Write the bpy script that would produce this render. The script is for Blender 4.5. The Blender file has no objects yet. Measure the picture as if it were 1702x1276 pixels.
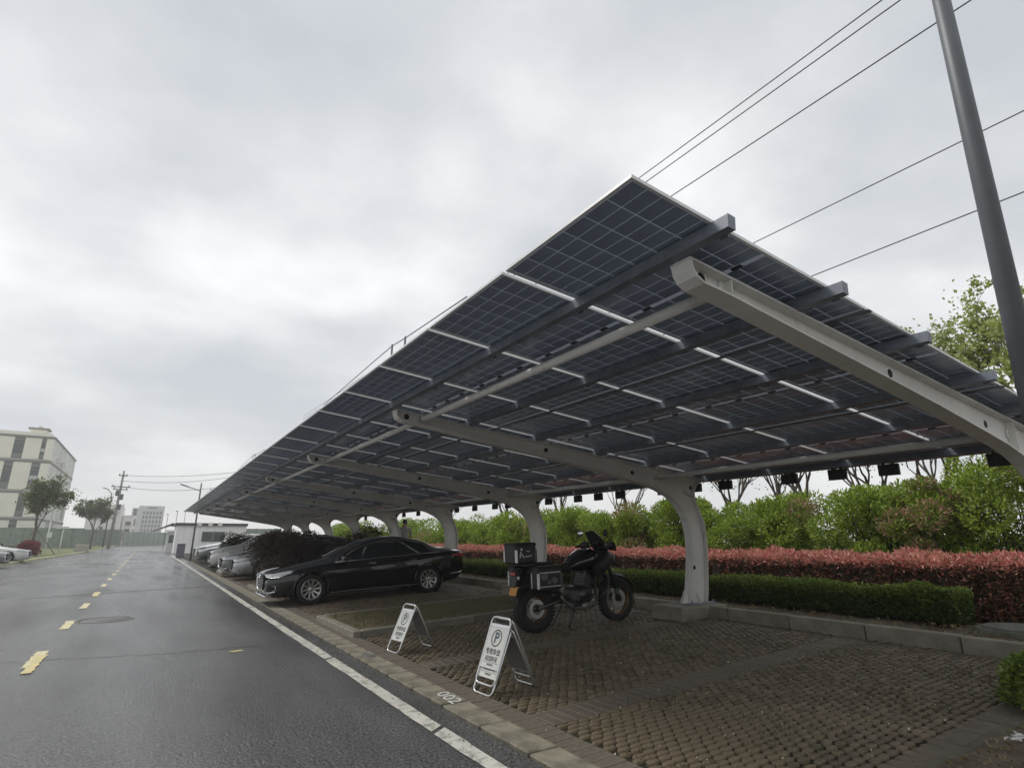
import bpy, math, random
import numpy as np
from mathutils import Vector, Matrix, Euler
random.seed(7); RNG = np.random.default_rng(7)
PI = math.pi
sc = bpy.context.scene
COL = sc.collection

# ------------------------------------------------------------------ camera, sky, sun, exposure
CAM_H, YAW, PITCH = 1.4025, 0.562, 0.2705
cam = bpy.data.cameras.new('camera'); camo = bpy.data.objects.new('camera', cam); COL.objects.link(camo)
cam.sensor_width = 36; cam.lens = 929.26 / 1702 * 36; cam.clip_start = 0.05; cam.clip_end = 2000
camo.location = (0, 0, CAM_H); camo.rotation_euler = (PI / 2 + PITCH, 0, -YAW)
sc.camera = camo
SUN_DIR = Vector((-0.36, 0.44, 0.82)).normalized()      # high, towards the brighter cloud on the left

world = bpy.data.worlds.new('World'); sc.world = world; world.use_nodes = True
nt = world.node_tree; nt.nodes.clear()
def wn(t, **k):
    n = nt.nodes.new(t)
    for a, v in k.items(): setattr(n, a, v)
    return n
L = nt.links.new
out = wn('ShaderNodeOutputWorld'); bg = wn('ShaderNodeBackground'); L(bg.outputs[0], out.inputs[0])
bg.inputs['Strength'].default_value = 0.1
sky = wn('ShaderNodeTexSky', sky_type='NISHITA'); sky.sun_disc = False
sky.sun_elevation = math.asin(SUN_DIR.z); sky.sun_rotation = math.atan2(SUN_DIR.x, SUN_DIR.y)
tc = wn('ShaderNodeTexCoord')
sep = wn('ShaderNodeSeparateXYZ'); L(tc.outputs['Generated'], sep.inputs[0])
def wmath(op, a, b=None, c=None):
    n = wn('ShaderNodeMath', operation=op)
    for i, v in enumerate((a, b, c)):
        if v is None: continue
        if hasattr(v, 'is_output'): L(v, n.inputs[i])
        else: n.inputs[i].default_value = v
    return n.outputs[0]
zpos = wmath('MAXIMUM', sep.outputs['Z'], 0.0); zz = wmath('ADD', zpos, 0.22)
cmb = wn('ShaderNodeCombineXYZ'); L(wmath('DIVIDE', sep.outputs['X'], zz), cmb.inputs[0]); L(wmath('DIVIDE', sep.outputs['Y'], zz), cmb.inputs[1])
cmb.inputs[2].default_value = 5.1
n1 = wn('ShaderNodeTexNoise'); n1.inputs['Scale'].default_value = 1.0; n1.inputs['Detail'].default_value = 6; n1.inputs['Roughness'].default_value = 0.42; n1.inputs['Distortion'].default_value = 0.25
L(cmb.outputs[0], n1.inputs['Vector'])
n2 = wn('ShaderNodeTexNoise'); n2.inputs['Scale'].default_value = 3.6; n2.inputs['Detail'].default_value = 9; n2.inputs['Roughness'].default_value = 0.55
L(cmb.outputs[0], n2.inputs['Vector'])
dens = wmath('ADD', wmath('MULTIPLY', n1.outputs['Fac'], 0.76), wmath('MULTIPLY', n2.outputs['Fac'], 0.24))
dotn = wn('ShaderNodeVectorMath', operation='DOT_PRODUCT'); L(tc.outputs['Generated'], dotn.inputs[0]); dotn.inputs[1].default_value = SUN_DIR
glow = wmath('POWER', wmath('MAXIMUM', dotn.outputs['Value'], 0.0), 14.0)
ramp = wn('ShaderNodeValToRGB'); cr = ramp.color_ramp
cr.elements[0].position = 0.40; cr.elements[0].color = (0.405, 0.425, 0.455, 1)
cr.elements[1].position = 0.66; cr.elements[1].color = (0.70, 0.705, 0.71, 1)
e = cr.elements.new(0.50); e.color = (0.49, 0.505, 0.52, 1)
L(wmath('ADD', dens, wmath('MULTIPLY', glow, 0.085)), ramp.inputs[0])
# pale band of cloud near the horizon
hz = wmath('POWER', wmath('SUBTRACT', 1.0, wmath('MINIMUM', zpos, 1.0)), 7.0)
mixh = wn('ShaderNodeMix', data_type='RGBA'); L(wmath('MULTIPLY', hz, 0.8), mixh.inputs['Factor'])
L(ramp.outputs[0], mixh.inputs['A']); mixh.inputs['B'].default_value = (0.57, 0.565, 0.56, 1)
scl = wn('ShaderNodeVectorMath', operation='SCALE'); L(mixh.outputs['Result'], scl.inputs[0]); scl.inputs['Scale'].default_value = 10.0
mixs = wn('ShaderNodeMix', data_type='RGBA'); mixs.inputs['Factor'].default_value = 0.96
L(sky.outputs[0], mixs.inputs['A']); L(scl.outputs[0], mixs.inputs['B'])
L(mixs.outputs['Result'], bg.inputs['Color'])

sun = bpy.data.lights.new('sun', 'SUN'); sun.energy = 1.5; sun.angle = math.radians(20); sun.color = (1, 0.97, 0.93)
suno = bpy.data.objects.new('sun', sun); COL.objects.link(suno)
suno.rotation_euler = (-SUN_DIR).to_track_quat('-Z', 'Y').to_euler()
vs = sc.view_settings; vs.view_transform = 'Standard'; vs.look = 'None'; vs.exposure = 0.58; vs.gamma = 1.0
sc.cycles.max_bounces = 8; sc.cycles.transparent_max_bounces = 12
try: sc.cycles.use_denoising = True
except Exception: pass

# ------------------------------------------------------------------ materials
MATS = {}
def mat(name, col, rough=0.6, metal=0.0, noise=None, bump=None, spec=0.5, coat=0.0, island=None, trans=0.0, col2=None):
    """noise=(scale, amount[, detail]): value variation; bump=(scale,strength); island: list of colours picked per loose piece"""
    if name in MATS: return MATS[name]
    m = bpy.data.materials.new(name); m.use_nodes = True; t = m.node_tree; b = t.nodes['Principled BSDF']
    b.inputs['Base Color'].default_value = (*col, 1); b.inputs['Roughness'].default_value = rough; b.inputs['Metallic'].default_value = metal
    b.inputs['Specular IOR Level'].default_value = spec; b.inputs['Coat Weight'].default_value = coat; b.inputs['Coat Roughness'].default_value = 0.04
    tcn = t.nodes.new('ShaderNodeTexCoord'); src = None
    if island:
        g = t.nodes.new('ShaderNodeNewGeometry'); r = t.nodes.new('ShaderNodeValToRGB'); r.color_ramp.interpolation = 'LINEAR'
        els = r.color_ramp.elements
        while len(els) < len(island): els.new(0.5)
        for i, c in enumerate(island):
            els[i].position = i / (len(island) - 1); els[i].color = (*c, 1)
        t.links.new(g.outputs['Random Per Island'], r.inputs[0]); src = r.outputs[0]
    if noise:
        n = t.nodes.new('ShaderNodeTexNoise'); n.inputs['Scale'].default_value = noise[0]; n.inputs['Detail'].default_value = noise[2] if len(noise) > 2 else 6; n.inputs['Roughness'].default_value = 0.62
        t.links.new(tcn.outputs['Object'], n.inputs['Vector'])
        r = t.nodes.new('ShaderNodeMapRange'); r.inputs[1].default_value = 0.28; r.inputs[2].default_value = 0.72
        t.links.new(n.outputs['Fac'], r.inputs[0])
        mx = t.nodes.new('ShaderNodeMix'); mx.data_type = 'RGBA'; mx.blend_type = 'MIX'
        t.links.new(r.outputs[0], mx.inputs['Factor'])
        lo = tuple(c * (1 - noise[1]) for c in col); hi = col2 if col2 else tuple(min(1, c * (1 + noise[1])) for c in col)
        if src is not None:
            mx.blend_type = 'MULTIPLY'; mx.inputs['Factor'].default_value = 1
            t.links.remove(mx.inputs['Factor'].links[0]); r.inputs[3].default_value = 1 - noise[1]; r.inputs[4].default_value = 1 + noise[1]
            t.links.new(src, mx.inputs['A']); t.links.new(r.outputs[0], mx.inputs['B'])
        else:
            mx.inputs['A'].default_value = (*lo, 1); mx.inputs['B'].default_value = (*hi, 1)
        src = mx.outputs['Result']
    if src is not None: t.links.new(src, b.inputs['Base Color'])
    if bump:
        n = t.nodes.new('ShaderNodeTexNoise'); n.inputs['Scale'].default_value = bump[0]; n.inputs['Detail'].default_value = 5
        t.links.new(tcn.outputs['Object'], n.inputs['Vector'])
        bp = t.nodes.new('ShaderNodeBump'); bp.inputs['Strength'].default_value = bump[1]; bp.inputs['Distance'].default_value = bump[2] if len(bump) > 2 else 0.01
        t.links.new(n.outputs['Fac'], bp.inputs['Height']); t.links.new(bp.outputs[0], b.inputs['Normal'])
    if trans:
        tr = t.nodes.new('ShaderNodeBsdfTranslucent'); ms = t.nodes.new('ShaderNodeMixShader'); ms.inputs[0].default_value = trans
        o = t.nodes['Material Output']
        if src is not None: t.links.new(src, tr.inputs['Color'])
        else: tr.inputs['Color'].default_value = (*col, 1)
        t.links.new(b.outputs[0], ms.inputs[1]); t.links.new(tr.outputs[0], ms.inputs[2]); t.links.new(ms.outputs[0], o.inputs['Surface'])
    MATS[name] = m
    return m

def asphalt_mat():
    m = bpy.data.materials.new('wet_asphalt'); m.use_nodes = True; t = m.node_tree; b = t.nodes['Principled BSDF']; lk = t.links.new
    tcn = t.nodes.new('ShaderNodeTexCoord')
    def noise(s, d=6, r=0.6, vec=None):
        n = t.nodes.new('ShaderNodeTexNoise'); n.inputs['Scale'].default_value = s; n.inputs['Detail'].default_value = d; n.inputs['Roughness'].default_value = r
        lk(vec if vec else tcn.outputs['Object'], n.inputs['Vector']); return n.outputs['Fac']
    def rng(x, a, bb, c, d):
        r = t.nodes.new('ShaderNodeMapRange'); r.inputs[1].default_value = a; r.inputs[2].default_value = bb; r.inputs[3].default_value = c; r.inputs[4].default_value = d; lk(x, r.inputs[0]); return r.outputs[0]
    mp = t.nodes.new('ShaderNodeMapping'); mp.inputs['Scale'].default_value = (1.0, 0.22, 1); lk(tcn.outputs['Object'], mp.inputs[0])
    big = noise(1.3, 6, 0.62, mp.outputs[0]); wet = noise(0.5, 2, 0.5, mp.outputs[0]); fine = noise(48, 3, 0.65); mid = noise(22, 4, 0.6)
    v = t.nodes.new('ShaderNodeMath'); v.operation = 'MULTIPLY'; lk(rng(big, 0.3, 0.7, 0.6, 1.35), v.inputs[0]); lk(rng(fine, 0.35, 0.72, 0.3, 2.3), v.inputs[1])
    v2 = t.nodes.new('ShaderNodeMath'); v2.operation = 'MULTIPLY'; lk(v.outputs[0], v2.inputs[0]); v2.inputs[1].default_value = 0.068
    cb = t.nodes.new('ShaderNodeCombineColor'); 
    for i, k in enumerate((1.0, 1.0, 1.01)):
        mm = t.nodes.new('ShaderNodeMath'); mm.operation = 'MULTIPLY'; lk(v2.outputs[0], mm.inputs[0]); mm.inputs[1].default_value = k; lk(mm.outputs[0], cb.inputs[i])
    lk(cb.outputs[0], b.inputs['Base Color'])
    rr = rng(wet, 0.36, 0.62, 0.07, 0.40); lk(rr, b.inputs['Roughness']); b.inputs['Specular IOR Level'].default_value = 0.6
    bp = t.nodes.new('ShaderNodeBump'); bp.inputs['Strength'].default_value = 0.75; bp.inputs['Distance'].default_value = 0.02
    ad = t.nodes.new('ShaderNodeMath'); lk(fine, ad.inputs[0]); ad.inputs[1].default_value = 0.0; lk(ad.outputs[0], bp.inputs['Height']); lk(bp.outputs[0], b.inputs['Normal'])
    return m

def paint_mat(name, col, under, wear=0.5, rough=0.5):
    m = bpy.data.materials.new(name); m.use_nodes = True; t = m.node_tree; b = t.nodes['Principled BSDF']; lk = t.links.new
    tcn = t.nodes.new('ShaderNodeTexCoord')
    n = t.nodes.new('ShaderNodeTexNoise'); n.inputs['Scale'].default_value = 9; n.inputs['Detail'].default_value = 8; n.inputs['Roughness'].default_value = 0.75; lk(tcn.outputs['Object'], n.inputs[0])
    r = t.nodes.new('ShaderNodeMapRange'); r.inputs[1].default_value = wear - 0.1; r.inputs[2].default_value = wear + 0.06; lk(n.outputs['Fac'], r.inputs[0])
    n2 = t.nodes.new('ShaderNodeTexNoise'); n2.inputs['Scale'].default_value = 2.2; n2.inputs['Detail'].default_value = 6; lk(tcn.outputs['Object'], n2.inputs[0])
    mx0 = t.nodes.new('ShaderNodeMix'); mx0.data_type = 'RGBA'; lk(n2.outputs['Fac'], mx0.inputs['Factor']); mx0.inputs['A'].default_value = (*[c * 0.55 for c in col], 1); mx0.inputs['B'].default_value = (*col, 1)
    mx = t.nodes.new('ShaderNodeMix'); mx.data_type = 'RGBA'; lk(r.outputs[0], mx.inputs['Factor']); lk(mx0.outputs['Result'], mx.inputs['B']); mx.inputs['A'].default_value = (*under, 1)
    lk(mx.outputs['Result'], b.inputs['Base Color']); b.inputs['Roughness'].default_value = rough
    return m

def stained_mat(name, col, stain, rough=0.5):
    m = bpy.data.materials.new(name); m.use_nodes = True; t = m.node_tree; b = t.nodes['Principled BSDF']; lk = t.links.new
    tcn = t.nodes.new('ShaderNodeTexCoord'); mp = t.nodes.new('ShaderNodeMapping'); mp.inputs['Scale'].default_value = (7, 7, 0.8); lk(tcn.outputs['Object'], mp.inputs[0])
    n = t.nodes.new('ShaderNodeTexNoise'); n.inputs['Scale'].default_value = 1.6; n.inputs['Detail'].default_value = 8; n.inputs['Roughness'].default_value = 0.65; lk(mp.outputs[0], n.inputs[0])
    r = t.nodes.new('ShaderNodeMapRange'); r.inputs[1].default_value = 0.56; r.inputs[2].default_value = 0.80; r.inputs[4].default_value = 0.55; lk(n.outputs['Fac'], r.inputs[0])
    n2 = t.nodes.new('ShaderNodeTexNoise'); n2.inputs['Scale'].default_value = 2.5; n2.inputs['Detail'].default_value = 5; lk(tcn.outputs['Object'], n2.inputs[0])
    m0 = t.nodes.new('ShaderNodeMix'); m0.data_type = 'RGBA'; lk(n2.outputs['Fac'], m0.inputs['Factor']); m0.inputs['A'].default_value = (*[c * 0.78 for c in col], 1); m0.inputs['B'].default_value = (*[min(1, c * 1.1) for c in col], 1)
    mx = t.nodes.new('ShaderNodeMix'); mx.data_type = 'RGBA'; lk(r.outputs[0], mx.inputs['Factor']); lk(m0.outputs['Result'], mx.inputs['A']); mx.inputs['B'].default_value = (*stain, 1)
    lk(mx.outputs['Result'], b.inputs['Base Color']); b.inputs['Roughness'].default_value = rough
    return m

def glass_pane_mat():
    m = bpy.data.materials.new('module_glass'); m.use_nodes = True; t = m.node_tree; o = t.nodes['Material Output']; t.nodes.remove(t.nodes['Principled BSDF'])
    tr = t.nodes.new('ShaderNodeBsdfTranslucent'); tr.inputs[0].default_value = (0.345, 0.36, 0.39, 1)
    gl = t.nodes.new('ShaderNodeBsdfGlossy'); gl.inputs['Roughness'].default_value = 0.08; gl.inputs[0].default_value = (0.9, 0.9, 0.9, 1)
    fr = t.nodes.new('ShaderNodeFresnel'); fr.inputs[0].default_value = 1.3
    mx = t.nodes.new('ShaderNodeMixShader'); t.links.new(fr.outputs[0], mx.inputs[0]); t.links.new(tr.outputs[0], mx.inputs[1]); t.links.new(gl.outputs[0], mx.inputs[2]); t.links.new(mx.outputs[0], o.inputs[0])
    return m

M = dict(
    asphalt=asphalt_mat(),
    white_line=paint_mat('worn_white_paint', (0.70, 0.68, 0.60), (0.15, 0.145, 0.13), 0.455),
    yellow_dash=paint_mat('worn_yellow_paint', (0.74, 0.60, 0.22), (0.40, 0.37, 0.26), 0.47),
    pale_dash=paint_mat('worn_cream_paint', (0.76, 0.67, 0.38), (0.26, 0.25, 0.20), 0.43),
    faded_white=paint_mat('faded_white_paint', (0.42, 0.42, 0.40), (0.16, 0.155, 0.14), 0.5),
    number_white=paint_mat('number_paint', (0.72, 0.72, 0.70), (0.3, 0.28, 0.25), 0.36),
    kerb_conc=mat('kerb_concrete', (0.165, 0.15, 0.11), 0.8, noise=(5, 0.6), bump=(40, 0.4)),
    back_kerb=mat('back_kerb_concrete', (0.22, 0.205, 0.16), 0.85, noise=(3.5, 0.35), bump=(30, 0.3)),
    brick=mat('paving_brick', (0.105, 0.09, 0.075), 0.7, island=[(0.085, 0.07, 0.05), (0.105, 0.086, 0.062), (0.125, 0.103, 0.077), (0.095, 0.082, 0.062)], noise=(14, 0.3), bump=(60, 0.4)),
    stud=mat('paver_stud', (0.12, 0.10, 0.08), 0.6, island=[(0.085, 0.063, 0.038), (0.12, 0.09, 0.053), (0.155, 0.117, 0.07), (0.10, 0.08, 0.048), (0.135, 0.108, 0.068)], noise=(5, 0.3), bump=(60, 0.5)),
    moss=mat('paver_moss_soil', (0.026, 0.023, 0.013), 0.95, noise=(2.2, 0.5), bump=(50, 0.8), col2=(0.034, 0.034, 0.015)),
    soil=mat('bed_soil', (0.10, 0.075, 0.05), 0.95, noise=(7, 0.5), bump=(25, 0.9, 0.03), col2=(0.16, 0.125, 0.08)),
    dry_grass=mat('dry_turf', (0.15, 0.12, 0.07), 0.95, noise=(9, 0.45), bump=(50, 0.9, 0.02), col2=(0.19, 0.17, 0.09)),
    verge=mat('verge_grass', (0.13, 0.15, 0.06), 0.95, noise=(3, 0.4), bump=(30, 0.8, 0.03)),
    terrain=mat('terrain', (0.20, 0.19, 0.16), 0.95, noise=(0.2, 0.3)),
    post=stained_mat('post_paint', (0.74, 0.73, 0.695), (0.30, 0.22, 0.14)),
    galv=mat('galvanised_steel', (0.175, 0.195, 0.23), 0.45, 0.1, noise=(9, 0.25)),
    pframe=mat('module_frame', (0.66, 0.66, 0.65), 0.42, 0.2, noise=(4, 0.1)),
    cell=mat('solar_cell', (0.235, 0.285, 0.39), 0.25, noise=(1.3, 0.18), spec=0.7),
    pane=glass_pane_mat(),
    black_box=mat('black_box', (0.012, 0.012, 0.013), 0.6),
    pole=mat('pole_grey', (0.085, 0.095, 0.105), 0.5, noise=(2, 0.15)),
    cable=mat('cable', (0.03, 0.03, 0.032), 0.7),
    black_paint=mat('black_car_paint', (0.0025, 0.003, 0.0045), 0.16, coat=0.7, spec=0.35),
    silver_paint=mat('grey_car_paint', (0.36, 0.37, 0.38), 0.3, 0.6, coat=1.0),
    white_paint=mat('white_car_paint', (0.62, 0.62, 0.60), 0.3, coat=1.0),
    champagne=mat('pale_car_paint', (0.60, 0.60, 0.57), 0.3, 0.3, coat=1.0),
    dgreen=mat('dark_car_paint', (0.07, 0.09, 0.08), 0.3, 0.3, coat=1.0),
    blackish=mat('charcoal_car_paint', (0.13, 0.135, 0.14), 0.3, 0.2, coat=1.0),
    car_glass=mat('car_glass', (0.012, 0.014, 0.015), 0.06, spec=0.9),
    tyre=mat('tyre_rubber', (0.012, 0.012, 0.012), 0.75, bump=(60, 0.3)),
    rim=mat('rim_alloy', (0.55, 0.55, 0.54), 0.3, 0.85),
    chrome=mat('chrome', (0.72, 0.72, 0.72), 0.15, 1.0),
    lamp=mat('lamp_lens', (0.62, 0.64, 0.66), 0.12, spec=0.8),
    red_lamp=mat('tail_lamp', (0.42, 0.02, 0.03), 0.15, spec=0.8),
    plastic=mat('black_plastic', (0.012, 0.012, 0.013), 0.5),
    leather=mat('black_seat', (0.015, 0.014, 0.014), 0.65, bump=(80, 0.3)),
    engine=mat('engine_metal', (0.09, 0.088, 0.085), 0.4, 0.8),
    steel=mat('brushed_steel', (0.60, 0.60, 0.59), 0.3, 0.9, noise=(20, 0.08)),
    gold_rim=mat('bronze_rim', (0.15, 0.09, 0.05), 0.4, 0.8),
    plate=mat('yellow_plate', (0.55, 0.24, 0.025), 0.5),
    sticker=mat('white_sticker', (0.55, 0.55, 0.54), 0.5),
    sign_white=mat('sign_white', (0.63, 0.63, 0.58), 0.4, noise=(6, 0.08)),
    sign_ink=mat('sign_ink', (0.035, 0.035, 0.04), 0.6),
    sign_blue=mat('sign_blue_grey', (0.06, 0.095, 0.13), 0.5),
    bark=mat('bark', (0.065, 0.052, 0.04), 0.9, noise=(14, 0.35), bump=(20, 0.7, 0.02)),
    bark_grey=mat('bark_grey', (0.13, 0.115, 0.10), 0.9, noise=(10, 0.35), bump=(20, 0.7, 0.02)),
    twig=mat('dark_twigs', (0.03, 0.025, 0.018), 0.95, noise=(9, 0.4)),
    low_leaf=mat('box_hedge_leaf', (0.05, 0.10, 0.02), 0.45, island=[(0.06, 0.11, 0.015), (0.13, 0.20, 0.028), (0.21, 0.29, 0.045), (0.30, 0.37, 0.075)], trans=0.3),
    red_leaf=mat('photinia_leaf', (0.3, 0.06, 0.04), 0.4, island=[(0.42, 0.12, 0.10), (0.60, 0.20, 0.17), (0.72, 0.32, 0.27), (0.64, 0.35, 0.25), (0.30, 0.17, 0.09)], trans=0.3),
    low_shaded=mat('box_hedge_old_leaf', (0.04, 0.08, 0.015), 0.45, island=[(0.03, 0.06, 0.01), (0.06, 0.11, 0.018), (0.10, 0.16, 0.028)], trans=0.3),  # darker copy of the box hedge leaf, shade of the hedge front put into colour
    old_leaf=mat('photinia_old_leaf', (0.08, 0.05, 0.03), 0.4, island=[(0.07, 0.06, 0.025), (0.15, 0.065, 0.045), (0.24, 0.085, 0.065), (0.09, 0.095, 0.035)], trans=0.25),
    shrub_leaf=mat('shrub_leaf', (0.06, 0.12, 0.025), 0.45, island=[(0.11, 0.17, 0.02), (0.20, 0.29, 0.03), (0.29, 0.40, 0.045), (0.38, 0.48, 0.07)], trans=0.35),
    shrub_red=mat('shrub_red_leaf', (0.3, 0.12, 0.06), 0.45, island=[(0.16, 0.22, 0.04), (0.38, 0.20, 0.14), (0.44, 0.26, 0.18), (0.22, 0.28, 0.05), (0.14, 0.20, 0.035)], trans=0.35),
    maple_leaf=mat('maple_leaf', (0.14, 0.19, 0.05), 0.5, island=[(0.24, 0.30, 0.07), (0.34, 0.40, 0.11), (0.44, 0.49, 0.17)], trans=0.45),
    camphor=mat('street_tree_leaf', (0.07, 0.10, 0.03), 0.5, island=[(0.08, 0.10, 0.03), (0.13, 0.16, 0.05), (0.19, 0.22, 0.08)], trans=0.3),
    plum_leaf=mat('dark_red_bush_leaf', (0.06, 0.03, 0.025), 0.5, island=[(0.028, 0.016, 0.014), (0.055, 0.03, 0.024), (0.085, 0.046, 0.035), (0.05, 0.045, 0.024)], trans=0.25),
    dark_green_leaf=mat('dark_bush_leaf', (0.03, 0.05, 0.02), 0.5, island=[(0.015, 0.028, 0.01), (0.03, 0.05, 0.018), (0.05, 0.08, 0.025)], trans=0.2),
    crimson_leaf=mat('crimson_bush_leaf', (0.2, 0.03, 0.04), 0.5, island=[(0.12, 0.02, 0.03), (0.22, 0.035, 0.045), (0.30, 0.06, 0.06)], trans=0.25),
    facade=mat('facade_beige', (0.84, 0.81, 0.71), 0.85, noise=(0.5, 0.08)),
    facade_side=mat('facade_side', (0.72, 0.72, 0.69), 0.85, noise=(0.25, 0.16)),
    band=mat('facade_band', (0.24, 0.235, 0.22), 0.8),
    win=mat('window_dark', (0.055, 0.065, 0.07), 0.15, spec=0.7),
    blind=mat('window_blind', (0.5, 0.52, 0.52), 0.7),
    spandrel=mat('spandrel', (0.19, 0.19, 0.185), 0.6),
    far_white=mat('far_white_wall', (0.72, 0.715, 0.69), 0.9, noise=(0.1, 0.05)),
    far_grey=mat('far_grey_wall', (0.56, 0.56, 0.58), 0.9, noise=(0.1, 0.05)),
    booth=mat('booth_white', (0.78, 0.78, 0.76), 0.6, noise=(1.2, 0.06)),
    green_mesh=mat('green_hoarding', (0.30, 0.36, 0.31), 0.9, island=[(0.27, 0.34, 0.29), (0.33, 0.385, 0.335), (0.30, 0.37, 0.32)], noise=(0.6, 0.1)),
    dark_mesh=mat('dark_green_net', (0.21, 0.25, 0.205), 0.9, noise=(1.5, 0.25)),
    iron=mat('cast_iron', (0.085, 0.085, 0.083), 0.5, 0.2, bump=(40, 0.5)),
    cover=mat('concrete_cover', (0.12, 0.125, 0.10), 0.85, noise=(8, 0.3), bump=(30, 0.4)),
    paper=mat('white_paper', (0.7, 0.7, 0.68), 0.8),
    petal=mat('petals', (0.5, 0.47, 0.36), 0.8, island=[(0.55, 0.5, 0.4), (0.3, 0.24, 0.12), (0.65, 0.62, 0.55), (0.22, 0.13, 0.07)]),
    skin=mat('skin', (0.32, 0.19, 0.13), 0.6), hair=mat('dark_hair', (0.01, 0.009, 0.008), 0.6), shirt=mat('grey_shirt', (0.22, 0.21, 0.20), 0.85, noise=(30, 0.3)), trousers=mat('dark_trousers', (0.03, 0.032, 0.04), 0.85),
    yellow_kerb=mat('pale_kerb', (0.45, 0.43, 0.28), 0.8, noise=(2, 0.25)),
    red_paint=mat('faded_red', (0.45, 0.10, 0.09), 0.6),
    dark_roof=mat('dark_roof', (0.07, 0.065, 0.07), 0.6),
    crack=mat('crack_sealant', (0.018, 0.018, 0.019), 0.45),
    wood=mat('prop_wood', (0.20, 0.16, 0.12), 0.9, noise=(6, 0.3)),
)

# ------------------------------------------------------------------ mesh helpers
def tag(o, label=None, cat=None, group=None, kind=None):
    if label: o['label'] = label
    if cat: o['category'] = cat
    if group: o['group'] = group
    if kind: o['kind'] = kind
    return o
def empty(name, loc=(0, 0, 0), rot=(0, 0, 0), label=None, cat=None, group=None):
    o = bpy.data.objects.new(name, None); o.empty_display_size = 0.1; COL.objects.link(o)
    o.location = loc; o.rotation_euler = rot
    return tag(o, label, cat, group)
def link(name, me, parent=None, loc=None, rot=None):
    o = bpy.data.objects.new(name, me); COL.objects.link(o)
    if parent is not None: o.parent = parent
    if loc is not None: o.location = loc
    if rot is not None: o.rotation_euler = rot
    return o
def mesh_np(name, v, f, material, smooth=False):
    """v (n,3), f (m,k) arrays with one polygon size"""
    v = np.asarray(v, np.float32); f = np.asarray(f, np.int32); k = f.shape[1]
    me = bpy.data.meshes.new(name); me.vertices.add(len(v)); me.vertices.foreach_set('co', v.ravel())
    me.loops.add(f.size); me.loops.foreach_set('vertex_index', f.ravel())
    me.polygons.add(len(f)); me.polygons.foreach_set('loop_start', np.arange(len(f), dtype=np.int32) * k)
    me.update(calc_edges=True); me.materials.append(material)
    if smooth: me.polygons.foreach_set('use_smooth', np.ones(len(f), bool))
    return me

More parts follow.
